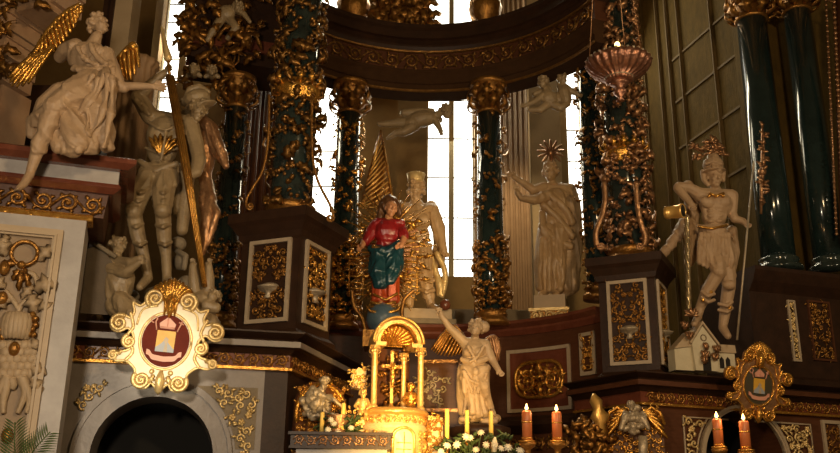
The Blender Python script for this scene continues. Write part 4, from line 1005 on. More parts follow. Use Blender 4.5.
mb.box(P(384, 341, Y + .05), (.5, .4, .2)); part('support', mb, 'gold_old', t)

# ---- striped banner
t = thing('banner', 'tall furled banner with gilded diagonal folds hanging left of the king', 'banner', P(378, 208, 11.7))
mb = MB(); cols = 9; rows = 14
for i in range(rows + 1):
    tt = i / rows; y = 132 + 76 * tt; xl = 379 - 20 * tt; xr = 381 + 12 * tt
    for j in range(cols + 1): s_ = j / cols; mb.v.append(P(xl + (xr - xl) * s_, y, 11.7 + .07 * math.sin(6.28 * (s_ * 2.2 + tt * 1.7))))
n0 = len(mb.v)
mb.v += [v + V((0, .03, 0)) for v in mb.v]; w_ = cols + 1
for i in range(rows):
    for j in range(cols):
        q = (i * w_ + j, i * w_ + j + 1, (i + 1) * w_ + j + 1, (i + 1) * w_ + j); mb.f.append(q[::-1]); mb.f.append(tuple(k + n0 for k in q)); mb.sm += [True] * 2; mb.mi += [0] * 2
part('cloth', mb, 'gold_old', t)
mb = MB(); pxtube(mb, 11.66, [(381, 130), (388, 170), (394, 206), (402, 246)], 1.0, 6); part('pole', mb, 'gold', t)
mb = MB(); 
for k in range(13): y = 150 + k * 5.2; xl = 379 - 20 * (y - 132) / 76; xr = 381 + 12 * (y - 150) / 76; pxtube(mb, 11.6, [(xl + .5, min(y + 4, 207)), ((xl + xr) / 2, y - 5), (xr - .5, y - 15)], .75, 5)
part('gilded_stripes', mb, 'gold_bright', t)

# ---- flying putto over the king
f = Fig(11.9, 420, 120)
f.head(446, 112, -.02, 7.5, yaw=60, pitch=-6, hair='curls', seed=20); f.limb((439, 114, 0, 4), (436, 116, 0, 5)); f.blob(422, 119, 0, 16, 8.5, 8, 8); f.blob(412, 124, 0, 9, 8, 8)
f.limb((434, 119, -.02, 4), (438, 125, -.04, 3.2), (441, 131, -.06, 2.4)); f.hand(440, 130, -.06, -70, 6, .4, .3); f.limb((430, 114, .04, 4), (440, 120, .08, 3))
f.limb((410, 122, 0, 6), (398, 123, 0, 4.6), (386, 124, 0, 3.2), (379, 124, 0, 2)); f.limb((412, 127, -.03, 6), (404, 132, -.04, 4.4), (396, 133, -.03, 3.4), (388, 138, -.02, 2)); f.limb((404, 113, .02, 4), (420, 112, .02, 5), (432, 111, .02, 3))
o = f.build('putto_statue', 'statue_grey', None, .010); setp(o, 'small flying putto in front of the top of the central window', 'statue')
# ---- pair of putti upper right
f = Fig(11.3, 550, 92)
f.head(543, 83, -.03, 7, yaw=-30, hair='curls', seed=22); f.limb((546, 90, 0, 4), (548, 94, 0, 5)); f.blob(549, 98, 0, 9, 9, 7, 20); f.limb((543, 95, -.02, 3.6), (534, 102, -.04, 3), (524, 106, -.05, 2)); f.hand(526, 105, -.05, 190, 6, .4, .3)
f.head(562, 80, 0, 6.5, yaw=30, hair='curls', seed=23); f.limb((561, 87, 0, 4), (564, 92, 0, 7), (566, 100, 0, 6)); f.limb((566, 88, -.02, 4), (573, 92, -.03, 3), (579, 95, -.04, 2.2)); f.hand(577, 94, -.04, -20, 6, .4, .3)
f.limb((552, 104, 0, 5), (560, 108, -.03, 4), (568, 104, -.02, 3)); f.limb((548, 104, 0, 5), (540, 110, -.02, 4), (530, 110, 0, 2.6)); f.limb((560, 100, .05, 7), (544, 96, .06, 6)); f.limb((535, 94, .04, 3), (548, 90, .06, 5))
o = f.build('putti_group', 'statue_grey', None, .010); setp(o, 'two small entwined flying putti above the haloed saint', 'statue')

# ---- haloed saint
Y = 12.2
t = thing('saint_statue', 'pale stone saint with star-ray halo raising both arms to the left', 'statue', base_loc(553, 296, Y))
f = Fig(Y, 555, 230)
f.head(551, 173, -.03, 10.5, yaw=-28, pitch=6, hair='curls', seed=25, beard=False); f.limb((552, 182, 0, 4.6), (554, 188, 0, 7)); f.limb((543, 189, 0, 7), (570, 190, 0, 7)); f.blob(556, 202, 0, 16, 16, 12); f.blob(557, 224, 0, 16, 20, 12)
f.limb((544, 188, -.02, 6.5), (533, 190, -.06, 5), (522, 182, -.1, 3.6), (514, 177, -.12, 2.8)); f.hand(515, 177, -.12, 148, 9, .5, .3)
f.limb((548, 196, -.1, 6), (534, 200, -.18, 5), (521, 198, -.22, 3.4), (517, 192, -.24, 2.6)); f.hand(517, 192, -.24, 110, 8, .4, .3)
f.limb((568, 192, 0, 8), (574, 214, 0, 8), (575, 240, 0, 8), (572, 270, 0, 8), (571, 288, 0, 7)); f.limb((547, 232, -.03, 10), (543, 262, -.05, 9), (543, 286, -.04, 8)); f.limb((558, 232, -.05, 11), (557, 264, -.08, 9), (556, 288, -.06, 8)); f.limb((566, 236, 0, 9), (567, 288, 0, 8))
for pts in ([(548, 194), (562, 206), (572, 222)], [(544, 206), (558, 218), (572, 236)], [(541, 226), (556, 240), (570, 246)], [(542, 240), (540, 266), (540, 288)], [(551, 240), (549, 268), (549, 290)], [(560, 244), (562, 268), (560, 290)], [(542, 214), (544, 232), (556, 246), (564, 248)]): f.limb(*[(x, y, -.15, 2.8) for x, y in smooth_path(pts, 3)])
f.limb((546, 290, -.04, 5), (541, 295, -.14, 3.4)); f.limb((557, 291, -.04, 5), (556, 296, -.15, 3.4))
f.build('body', 'statue_warm', t, .011, [(538, 190, 582, 292, .022, 8, 2.2, .2)])
mb = MB(); c = P(551, 152, Y + .02); m = f.m
for k in range(13):
    a = 2 * math.pi * (k + .3) / 13; d = V((math.cos(a), 0, math.sin(a))); mb.feather(c + d * 2.5 * m, c + d * 14.5 * m, (0, -1, 0), 2.6 * m)
mb.ball(c, (3.6 * m, 1.5 * m, 3.6 * m), None, 10); mb.tube([c, c - V((0, 0, 14 * m))], .8 * m, 5); part('halo', mb, 'bronze', t, 'star-ray halo')
t = thing('saint_pedestal', 'pale block pedestal with gilded relief under the haloed saint', 'pedestal', P(549, 325, 11.9))
fr = plane(P(549, 300, 11.85), R_(-14)); mb = MB()
a, b = fr.uv(534, 309), fr.uv(565, 294); mb.rect(fr, a[0], a[1], b[0], b[1], -.7, 0); part('block', mb, 'frame_stone', t)
mb = MB(); a2, b2 = fr.uv(531, 326), fr.uv(568, 309); mb.rect(fr, a2[0], 4.105, b2[0], b2[1], -.7, .03); part('socle', mb, 'gold_old', t)
mb = MB(); frieze(mb, fr, a2[0], b2[0], (a2[1] + b2[1]) / 2 + .02, (b2[1] - a2[1]) * .75, .03, 4); mb.rect(fr, a2[0] - .02, b2[1] - .02, b2[0] + .02, b2[1] + .02, 0, .06); part('gilded_relief', mb, 'gold_pale', t)

# ---- standing angel right of the tabernacle
Y = 8.9
t = thing('angel_statue', 'pale standing angel with raised arm and gilded wings right of the tabernacle', 'statue', base_loc(478, 414, Y))
f = Fig(Y, 475, 365)
f.head(476, 329, -.03, 9.5, yaw=-25, pitch=18, roll=-6, hair='curls', seed=30)
f.blob(484, 327, .03, 6, 6, 6); f.limb((475, 337, 0, 4.2), (474, 343, 0, 5.5)); f.limb((465, 343, 0, 6), (485, 345, 0, 6)); f.blob(474, 353, -.01, 12, 15, 9); f.blob(474, 366, 0, 11.5, 10, 9)
f.limb((465, 343, 0, 5.6), (458, 336, -.02, 4.8), (450, 328, -.04, 4), (443, 318, -.06, 3)); f.limb((442, 317, -.06, 2.8), (441, 313, -.06, 2.6)); f.hand(441, 316, -.06, 105, 9, .5, .25, -1)
f.limb((485, 346, 0, 5.6), (490, 356, -.02, 5), (493, 361, -.04, 4)); f.limb((493, 361, -.04, 3.8), (499, 371, -.12, 2.8)); f.hand(498, 369, -.12, -55, 9, .4, .4)
f.limb((463, 360, -.06, 3), (474, 364, -.1, 3), (486, 359, -.06, 3)); f.limb((464, 368, -.05, 4), (476, 372, -.1, 4.4), (487, 368, -.05, 4))
f.limb((468, 370, 0, 9.5), (467, 386, -.06, 8), (469, 402, -.02, 5), (472, 412, 0, 3.6)); f.limb((481, 370, 0, 9), (483, 386, -.1, 6.6), (487, 398, -.04, 4.6), (491, 408, 0, 3.4)); f.limb((491, 409, 0, 3.2), (494, 414, -.08, 2.4)); f.limb((472, 412, 0, 3.2), (470, 417, -.08, 2.4))
f.limb((463, 374, 0, 6), (461, 394, .02, 5), (462, 412, .02, 4)); f.limb((475, 378, -.08, 5), (477, 398, -.08, 4), (478, 414, -.06, 5)); f.limb((470, 384, -.08, 4), (472, 412, -.08, 5)); f.limb((480, 398, -.06, 4), (485, 414, -.04, 4))
for pts in ([(464, 372), (470, 380), (480, 384), (487, 380)], [(465, 376), (472, 390), (474, 404)], [(464, 380), (465, 398), (464, 414)], [(486, 374), (482, 384), (476, 394)], [(468, 346), (472, 354), (476, 362)], [(483, 347), (478, 356), (470, 362)], [(478, 388), (480, 402), (482, 416)], [(472, 392), (474, 406), (474, 418)]): f.limb(*[(x, y, -.13 + (.04 if y > 392 else 0), 1.25) for x, y in smooth_path(pts, 3)])
f.blob(469, 352, -.08, 5, 4.4, 4); f.blob(479, 352, -.08, 5, 4.4, 4)
f.build('body', 'statue_white', t, .009, [(456, 342, 492, 362, .008, 14, 6, .5), (456, 364, 490, 416, .016, 12, 4, .15)])
mb = wing(Y + .14, [(468, 344, 0), (462, 334, 0), (455, 326, 0), (450, 325, 0)], [(462, 354, 0), (450, 357, 0), (438, 355, 0), (431, 350, 0)], W=3.4); part('wing', mb, 'gold_old', t, 'gilded left wing')
mb = wing(Y + .14, [(482, 344, 0), (488, 338, 0), (494, 336, 0), (498, 340, 0)], [(488, 364, 0), (494, 366, 0), (499, 362, 0), (500, 352, 0)], W=3.4); part('wing', mb, 'bronze', t, 'bronze right wing')
f = Fig(Y, 478, 418); rg = random.Random(3)
for k in range(16): f.blob(rg.uniform(463, 496), rg.uniform(415, 422), rg.uniform(-.06, .12), rg.uniform(4, 7), rg.uniform(3, 5), 5)
o = f.build('cloud_base', 'statue_white', None, .011); setp(o, 'lumpy pale cloud base under the standing angel', 'cloud')
mb = MB(); q = P(480, 425, Y); mb.lathe([(.24, 1.9), (.24, q.z - .14), (.30, q.z - .1), (.30, q.z - .03), (.2, q.z)], (q.x, Y + .02, 0), 20); single('angel_pedestal', mb, 'dark_wood', 'dark round pedestal below the standing angel', 'pedestal')

# ---- knight pouring water on a burning house, right
Y = 10.55
t = thing('knight_statue', 'pale Roman soldier with plumed helmet pouring from a gilded bucket', 'statue', base_loc(715, 338, Y))
f = Fig(Y, 715, 230)
f.head(714, 178, -.04, 11, yaw=12, pitch=-12, hair='long', seed=35)
f.blob(713, 165, -.01, 10.5, 9, 10.5); f.blob(713, 160, 0, 7, 8, 7.5); f.blob(714, 171, -.07, 12, 1.7, 10, 4); f.limb((703, 172, 0, 3), (704, 180, -.02, 2.6), (708, 185, -.04, 2)); f.limb((723, 172, 0, 3), (723, 180, -.02, 2.4)); f.limb((706, 164, -.11, 1.6), (713, 161, -.14, 1.8), (721, 164, -.11, 1.6)); f.limb((713, 168, -.13, 1.5), (713, 158, -.1, 1.7), (713, 152, 0, 2.2))
f.limb((715, 187, 0, 5), (716, 194, 0, 7)); f.limb((700, 195, 0, 7.5), (731, 196, 0, 7)); f.blob(716, 205, -.02, 17, 15, 12); f.blob(708, 202, -.12, 8, 6.5, 4.6, -8); f.blob(723, 202, -.12, 8, 6.5, 4.6, 8); f.blob(714, 217, -.02, 12.5, 11, 10); f.blob(713, 232, 0, 14, 10, 12)
for r_ in range(3):
    for q_ in (-1, 1): f.blob(715 + q_ * 4, 211 + r_ * 5, -.115, 3.6, 2.3, 2.4)
for q_ in (-1, 1): f.limb((715 + q_ * 11, 206, -.06, 3), (715 + q_ * 9, 218, -.07, 2.6)); f.limb((714, 196, -.1, 1.6), (715 + q_ * 12, 194, -.06, 2.2))
f.limb((699, 194, 0, 7), (688, 188, -.02, 6), (679, 187, -.04, 5.4)); f.limb((678, 188, -.04, 5), (686, 198, -.1, 4.2), (692, 205, -.14, 3.2)); f.hand(690, 204, -.14, -45, 9, .3, .7)
f.limb((732, 196, 0, 6.5), (732, 214, -.02, 5), (735, 219, -.04, 4.4)); f.limb((735, 219, -.04, 4.2), (743, 221, -.08, 3.4), (748, 226, -.1, 2.6)); f.hand(745, 223, -.1, -30, 8, .3, .7)
f.limb((698, 226, -.08, 2), (712, 228, -.13, 2), (727, 225, -.08, 2))
for k in range(9): f.limb((701 + k * 3.4, 234, -.11, 2.2), (699 + k * 4.0, 254 + (k % 3) * 3, -.16, 2.3), (699 + k * 4.0, 263 + (k % 3) * 2, -.14, 1.8))
f.limb((708, 244, 0, 10), (716, 262, -.1, 9), (719, 272, -.16, 7)); f.limb((719, 272, -.14, 7), (708, 290, -.06, 6.4), (700, 308, 0, 4.6), (698, 316, 0, 4)); f.limb((698, 317, 0, 4), (694, 324, -.1, 3.2))
f.limb((722, 246, 0, 10), (727, 268, -.05, 8), (729, 284, -.06, 7)); f.limb((729, 286, -.06, 6.8), (726, 306, -.02, 6), (723, 326, 0, 4.4)); f.limb((723, 328, 0, 4.4), (728, 336, -.1, 3.4))
for x, y in ((719, 271), (729, 285)): f.blob(x, y, -.18, 6.5, 5, 5)
for a in (296, 302): f.limb((702, a - 4, -.1, 1.8), (708, a, -.14, 1.8), (714, a - 2, -.1, 1.8)); f.limb((719, a + 8, -.09, 1.8), (727, a + 10, -.12, 1.8), (732, a + 6, -.08, 1.8))
f.build('body', 'statue_beige', t, .011, [(696, 236, 738, 266, .018, 9, 3, 0)])
f2 = Fig(Y + .12, 690, 220)
f2.limb((688, 186, .04, 6), (694, 200, .06, 8), (690, 222, .08, 7), (694, 246, .1, 6)); f2.limb((690, 218, .08, 7), (676, 238, .06, 5), (663, 254, .02, 3)); f2.limb((692, 236, .06, 6), (690, 262, .04, 4)); f2.limb((732, 232, .04, 5), (735, 252, .06, 5), (732, 276, .04, 3))
f2.build('cloak', 'statue_beige', t, .011, [(658, 184, 738, 280, .022, 10, 3, .5)])
mb = MB(); rg = random.Random(4)
for k, (x, y, r) in enumerate(((704, 150, 5), (710, 143, 6), (717, 149, 6), (722, 155, 5), (712, 152, 6))):
    for j in range(10): mb.leaf(P(x, y, Y), (rg.uniform(-1, 1), rg.uniform(-1, .2), rg.uniform(-.4, 1)), (0, -1, 0), r * 1.5 * f.m, r * .8 * f.m, .4)
for x, y in ((694, 147), (697, 157)):
    for j in range(8): mb.leaf(P(x, y, Y), (rg.uniform(-1, 1), rg.uniform(-1, .2), rg.uniform(-.6, .8)), (0, -1, 0), 6 * f.m, 3.4 * f.m, .4)
pxtube(mb, Y, [(704, 152), (698, 150), (694, 148)], 1.4, 5); pxtube(mb, Y, [(704, 156), (698, 157)], 1.4, 5)
part('plume', mb, 'bronze', t, 'gilded and reddish feather plume')
mb = MB(); pxtube(mb, Y - .16, [(698, 226), (712, 228.5), (727, 225)], 1.2, 6); pxtube(mb, Y - .17, [(709, 193), (716, 196), (724, 193)], 1.4, 6)
for x in (709, 716, 723): mb.ball(P(x, 196, Y - .19), 1.8 * f.m, None, 7)
for x, y in ((711, 292), (730, 308), (703, 300)): mb.ball(P(x, y, Y - .12), 2 * f.m, None, 7)
part('gilded_trim', mb, 'gold', t)
t = thing('bucket', 'gilded bucket tipped sideways under the elbow of the plumed soldier', 'bucket', P(673, 218, Y - .2))
M = Matrix.Rotation(R_(-38), 3, 'Z') @ Matrix.Rotation(R_(94), 3, 'Y'); m = f.m
mb = MB(); mb.lathe([(5.4 * m, -9 * m), (6.2 * m, -8 * m), (6.4 * m, -5 * m), (6.0 * m, -4.5 * m), (6.6 * m, 3 * m), (7.0 * m, 7.4 * m), (7.4 * m, 8 * m), (7.4 * m, 9.6 * m), (6.4 * m, 9.7 * m), (6.2 * m, 5 * m), (.5 * m, 4 * m)], P(674, 212, Y - .2), 22, 0, 0, M); part('bowl', mb, 'gold_bright', t)
mb = MB(); mb.lathe([(6.1 * m, 9.2 * m), (.2 * m, 9.4 * m)], P(674, 212, Y - .2), 18, 0, 0, M); part('mouth_shade', mb, 'hole', t)  # near-black disc across the mouth, painting the shade inside the bucket
t = thing('water_stream', 'twisted silvery stream of water falling from the gilded bucket', 'water', P(688, 312, Y - .2))
mb = MB()
for ph in (0, 2.1, 4.2): pxtube(mb, Y - .2, [(686.5 + 1.6 * math.cos(k * .55 + ph) + k * .06, 215 + k * 2.4, .02 * math.sin(k * .55 + ph)) for k in range(42)], 1.5, 6)
part('strands', mb, 'water', t)
mb = MB(); rg = random.Random(9)
for k in range(14): mb.leaf(P(690, 316, Y - .2), (rg.uniform(-1, 1), rg.uniform(-.8, 0), rg.uniform(-.2, 1)), (0, -1, 0), 9 * m, 4 * m, .4)
part('splash', mb, 'bronze', t)
t = thing('spear', 'thin straight spear held upright by the plumed soldier', 'spear', P(737, 340, Y - .18))
mb = MB(); pxtube(mb, Y - .18, [(753, 170), (745, 255), (737, 340)], [.9, 1.0, 1.1], 7); part('shaft', mb, 'silver', t)
mb = MB(); pxtube(mb, Y - .18, [(754, 160), (753.6, 165), (753, 172)], [.2, 1.6, 1.0], 7); part('spearhead', mb, 'silver', t)
# model house
t = thing('model_house', 'small pale gabled model house at the feet of the plumed soldier', 'model house', P(705, 370, Y - .3))
fr = face(P(706, 371, 10.42), mpp(706, 360, 10.42), R_(14))
mb = MB(); mb.prism([(-12, 0), (13, 0), (13, 27), (-1, 45), (-14, 27)], fr, -14, 2); mb.prism([(-32, 0), (-12, 0), (-12, 26), (-32, 22)], fr, -16, -2); mb.prism([(13, 0), (36, 0), (36, 20), (13, 20)], fr, -14, -3); part('walls', mb, 'house_plaster', t)
mb = MB()
mb.prism([(-1, 47), (15, 26), (16, 28), (-1, 50), (-17, 28), (-16, 26)], fr, -14, 3.5)
mb.prism([(-33, 21), (-14, 24), (-10, 40), (-14, 40)], fr, -15, 0); mb.prism([(14, 20), (37, 20), (36, 28), (12, 28)], fr, -14, -1); part('roof', mb, 'frame_stone', t)
mb = MB(); 
for x in (18, 25): mb.prism([(x, 4), (x + 5, 4), (x + 5, 13), (x + 2.5, 16), (x, 13)], fr, -3.2, -2.6)
mb.prism([(-4, 0), (5, 0), (5, 14), (0, 19), (-4, 14)], fr, 1.5, 2.3); part('window', mb, 'hole', t)
mb = MB(); mb.tube([fr(-1 + 3 * math.cos(a * .4), 33 + 3 * math.sin(a * .4), 2.2) for a in range(17)], .008, 5); part('oculus', mb, 'grey_stone', t)
rg = random.Random(8)
for (x, y) in ((-2, 12), (1, 20), (-22, 40), (-18, 30), (12, 18), (9, 10), (-3, 6)):
    mb = MB()
    for k in range(6): mb.leaf(fr(x, y, 3), (rg.uniform(-.6, .6), rg.uniform(-.6, 0), 1), (0, -1, 0), .1, .045, .3)
    part('carved_flame', mb, 'bronze', t)

# ---- putti at the upper left, on the column behind the knight
f = Fig(10.1, 222, 20)
f.head(238, 8, -.05, 7, yaw=30, hair='curls', seed=41); f.blob(226, 14, 0, 10, 9, 8, 30); f.limb((222, 18, 0, 5), (214, 30, -.04, 4), (208, 40, 0, 3)); f.limb((230, 20, 0, 5), (236, 28, -.04, 4), (228, 38, 0, 3)); f.limb((230, 8, 0, 3.4), (244, 14, -.05, 2.8), (250, 22, -.05, 2)); f.limb((218, 10, 0, 3.4), (210, 2, -.05, 2.8))
o = f.build('putto_statue', 'statue_grey', None, .011); setp(o, 'pale climbing putto in the foliage at the top above the knight', 'statue')
for k, (x, y) in enumerate(((194, 70), (212, 71))):
    f = Fig(9.9, x, y); f.head(x, y, -.05, 6.2, yaw=(-20, 20)[k], hair='curls', seed=50 + k); f.blob(x - 5, y + 5, .04, 4, 2.6, 2.4, 30); f.blob(x + 5, y + 5, .04, 4, 2.6, 2.4, -30); f.limb((x, y + 4, 0, 3), (x, y + 6, .06, 3))
    o = f.build('cherub_head', 'statue_grey', None, .010); setp(o, ("cherub head on the left above the knight's helmet", "cherub head on the right above the knight's helmet")[k], 'cherub head')
mb = MB(); rg = random.Random(12)
for k in range(130):
    x, y = rg.uniform(182, 262), rg.uniform(-6, 92) 
    if y > 60 and x > 222: continue
    mb.leaf(P(x, y, 10.2 + rg.uniform(-.1, .1)), (rg.uniform(-1, 1), rg.uniform(-.7, .1), rg.uniform(-1, 1)), (0, -1, 0), rg.uniform(.12, .3), rg.uniform(.06, .13), .5)
for k in range(8): pxtube(mb, 10.25, smooth_path([(rg.uniform(190, 255), rg.uniform(0, 80)) for _ in range(3)]), .9, 5)
single('foliage_swag', mb, 'gold_old', 'dark gilded foliage crowding the capital above the knight', 'foliage')
t = thing('entablature_block', 'dark entablature block over the column behind the knight', 'cornice', P(245, 75, 10.6))
mb = MB(); q = P(238, 72, 10.6); mb.box((q.x, 10.7, q.z + .55), (1.3, .7, 1.1), R_(17)); part('block', mb, 'dark_wood', t)
mb = MB(); mb.box((q.x, 10.65, q.z + .25), (1.36, .72, .16), R_(17)); part('band', mb, 'red_marble', t)
# ================================================================== CARTOUCHES
def cartouche(label, px, py, Y, k, yaw, tilt, mats, tilt_in=0):
    body_m, edge_m, crest_m, field_m = mats
    m = mpp(px, py, Y) * k
    fr0 = face(P(px, py, Y), m, yaw, tilt)
    cr, sr = math.cos(tilt_in), math.sin(tilt_in)
    fr = lambda u, v, d: fr0(u * cr - v * sr, u * sr + v * cr, d)
    t = thing('cartouche', label, 'coat of arms', fr(0, -50, -3))
    half = [(0, 46), (6, 46), (12, 49), (19, 48), (24, 43), (25, 35), (30, 31), (37, 34), (34, 25), (37, 18), (44, 21), (52, 19), (55, 12), (52, 5), (45, 4), (38, 8), (32, 2), (31, -8), (36, -14), (44, -16), (51, -20), (44, -25), (36, -24), (30, -27), (25, -33), (26, -42), (20, -49), (12, -48), (8, -43), (0, -50)]
    full = half + [(-x, y) for x, y in half[-2:0:-1]]
    sp = smooth_path(full + [full[0]], 3)[:-1]
    mb = MB(); mb.prism(sp, fr, -4, 1.5); part('body', mb, body_m, t)
    mb = MB(); mb.tube(curve(fr, sp + [sp[0]], 1.6), 1.5 * m, 6)
    for s in (-1, 1):
        for cx, cy, r, a0, dr, w in ((16, 40, 9, -1.2, 1, 2.2), (47, 12, 8.5, 2.2, -1, 2.2), (35, -5, 6.5, 1.4, -1, 2), (18, -41, 8.5, .8, -1, 2.2), (48, -20, 5, 3.0, -1, 1.6)):
            pts = spiral(cx * s, cy, r, 1.9, a0 if s > 0 else math.pi - a0, dr * s, 30); N = len(pts)
            mb.tube([fr(u, v, 2.5 + 1.8 * i / N) for i, (u, v) in enumerate(pts)], [w * m * (1.1 - .45 * i / N) for i in range(N)], 7); mb.ball(fr(cx * s, cy, 3.5), 2.2 * m, None, 8)
        mb.tube(curve(fr, smooth_path([(38 * s, 24), (33 * s, 10), (37 * s, 0), (30 * s, -14), (36 * s, -24)]), 2.4), 1.7 * m, 6)
        mb.tube(curve(fr, smooth_path([(12 * s, 33), (26 * s, 28), (30 * s, 12)]), 2), 1.1 * m, 6)
        fleaf(mb, fr, 40 * s, -16, -.3 if s > 0 else math.pi + .3, 12, 6, 2); fleaf(mb, fr, 10 * s, -44, 1.2 if s < 0 else 1.94, 10, 6, 2); mb.ball(fr(9 * s, -32, 2.5), 2.8 * m, None, 8)
    mb.tube([fr(0, -30, 3), fr(0, -40, 4.5), fr(0, -50, 3), fr(0, -54, 1)], [1.5 * m, 5 * m, 4 * m, .8 * m], 8)
    part('gilded_scrolls', mb, edge_m, t)
    mb = MB()
    for a in range(-4, 5):
        an = a * .18; L = 24 - abs(a) * .9; o = a * abs(a) * .30
        mb.tube([fr(a * .7, 34, 4), fr(math.sin(an) * L * .5, 34 + math.cos(an) * L * .6, 6), fr(math.sin(an) * L * .86, 35 + math.cos(an) * L * .98, 5), fr(math.sin(an) * L + o * .6, 36 + math.cos(an) * L * 1.02, 2.5), fr(math.sin(an) * L * 1.05 + o, 34.5 + math.cos(an) * L * .98, 1.4)], [1.5 * m, 2.0 * m, 2.5 * m, 2.5 * m, 1.4 * m], 8)
    mb.tube([fr(0, 22, 2.5), fr(0, 32, 5), fr(0, 46, 4)], [1.4 * m, 4.5 * m, 3 * m], 8)
    for s in (-1, 1): mb.tube([fr(5 * s, 24, 3), fr(5 * s, 36, 4), fr(9 * s, 48, 4)], [1 * m, 2 * m, 2 * m], 7)
    part('shell_crest', mb, crest_m, t)
    ov = [(25 * math.cos(a * .157), -1 + 28 * math.sin(a * .157)) for a in range(41)]
    mb = MB(); c0 = fr(0, -1, 2.4); n_ = 40; vs = [c0] + [fr(u * s_, -1 + (v + 1) * s_, 1.4 + .9 * (1 - s_ * s_)) for s_ in (.5, 1) for u, v in ov[:40]]
    mb.add(vs, [(0, 1 + j, 1 + (j + 1) % 40) for j in range(40)] + [(1 + j, 41 + j, 41 + (j + 1) % 40, 1 + (j + 1) % 40) for j in range(40)]); fo = part('oval_field', mb, field_m, t)
    mb = MB(); mb.tube(curve(fr, ov, 2.0), 1.5 * m, 7); part('oval_rim', mb, edge_m, t)
    # arms: mitre, crosier, cross, divided square and ribbon
    mb = MB(); mb.rect(fr, -9, -12, 9, 9, 2.0, 3.2); sh = part('arms_shield', mb, 'yellow_paint', fo)
    mb = MB(); mb.prism([(-9, -12), (9, -12), (9, -9), (4, -4), (0, 1), (-4, -4), (-9, -8)], fr, 3.0, 3.5); part('arms_charge', mb, 'steel_blue', fo)
    mb = MB(); mb.prism([(-1, -12), (3, -12), (2, -4), (3, 1), (0, 3), (-2, 0), (0, -4)], fr, 3.4, 3.9); part('arms_figure', mb, 'white_frame', fo)
    mb = MB(); mb.prism([(-7, 11), (7, 11), (8, 16), (0, 23), (-8, 16)], fr, 2.4, 3.6); mb.tube([fr(0, 11, 3.8), fr(0, 22, 3.8)], .7 * m, 5); mb.tube([fr(-7, 12, 3.8), fr(7, 12, 3.8)], .9 * m, 5)
    mb.tube(curve(fr, [(-10, 9), (-12, 17)] + [(-13.5 + 3 * math.cos(.3 + a * .5), 19 + 3 * math.sin(.3 + a * .5)) for a in range(10)], 3), .8 * m, 5)
    mb.tube([fr(10, 9, 3), fr(14, 21, 3)], .8 * m, 5); mb.tube([fr(10.5, 18.5, 3), fr(15.5, 16.5, 3)], .8 * m, 5)
    part('mitre_and_crosier', mb, 'pink_paint', fo)
    mb = MB(); rb = smooth_path([(-17, -13), (-14, -14), (-11, -17.5), (-5, -18.5), (0, -19), (5, -18.5), (11, -17.5), (14, -14), (17, -13)], 3)
    for (a, b) in zip(rb, rb[1:]): mb.prism([(a[0], a[1] - 2.6), (b[0], b[1] - 2.6), (b[0], b[1] + 2.6), (a[0], a[1] + 2.6)], fr, 2.4, 3.4)
    part('ribbon', mb, 'pink_paint', fo)
    return t
cartouche('bright cream cartouche with gilded scrolls and red oval arms over the left arch', 166, 340, 7.92, 1.0, R_(10), R_(8), ('cream', 'gold_pale', 'gold', 'field_red'), -.06)
cartouche('dark bronze-gilt cartouche with green oval arms over the right arch', 758, 385, 10.1, .70, R_(16), R_(8), ('bronze', 'gold', 'gold', 'field_green'), -.05)

# ================================================================== TABERNACLE
TY = 8.5; m = mpp(397, 385, TY); yaw = R_(16); FT = face(P(397, 409, TY), m, yaw)
def T(u, v, d): return FT(u, v, d)
T.s = m
t = thing('tabernacle', 'brightly lit gilded tabernacle with arched canopy on four slim columns', 'tabernacle', T(0, -60, -10))
n = 24
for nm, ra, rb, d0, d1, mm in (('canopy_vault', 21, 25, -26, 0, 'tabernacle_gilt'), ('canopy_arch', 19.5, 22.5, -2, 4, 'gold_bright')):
    mb = MB()
    for i in range(n):
        a, b = math.pi * i / n, math.pi * (i + 1) / n; mb.prism([(ra * math.cos(a), 66 + ra * math.sin(a)), (rb * math.cos(a), 66 + rb * math.sin(a)), (rb * math.cos(b), 66 + rb * math.sin(b)), (ra * math.cos(b), 66 + ra * math.sin(b))], T, d0, d1)
    if nm == 'canopy_arch': mb.tube(curve(T, [(26 * math.cos(math.pi * i / n), 66 + 26 * math.sin(math.pi * i / n)) for i in range(n + 1)], 3), 1.5 * m, 7)
    part(nm, mb, mm, t)
mb = MB()
for i in range(13):
    a = math.pi * (i + .5) / 13; mb.tube([T(-1, 67, -20), T(-1 + 10 * math.cos(a), 67 + 10 * math.sin(a), -19), T(19 * math.cos(a), 66 + 19 * math.sin(a), -8)], [.9 * m, 1.4 * m, 2.5 * m], 7)
mb.prism([(21 * math.cos(math.pi * i / n), 66 + 21 * math.sin(math.pi * i / n)) for i in range(n + 1)], T, -26, -23); part('shell', mb, 'gold', t)
for s in (-1, 1):
    mb = MB(); mb.rect(T, 19 * s - 5, 62, 19 * s + 6, 66, -26, 3); part('impost', mb, 'tabernacle_gilt', t)
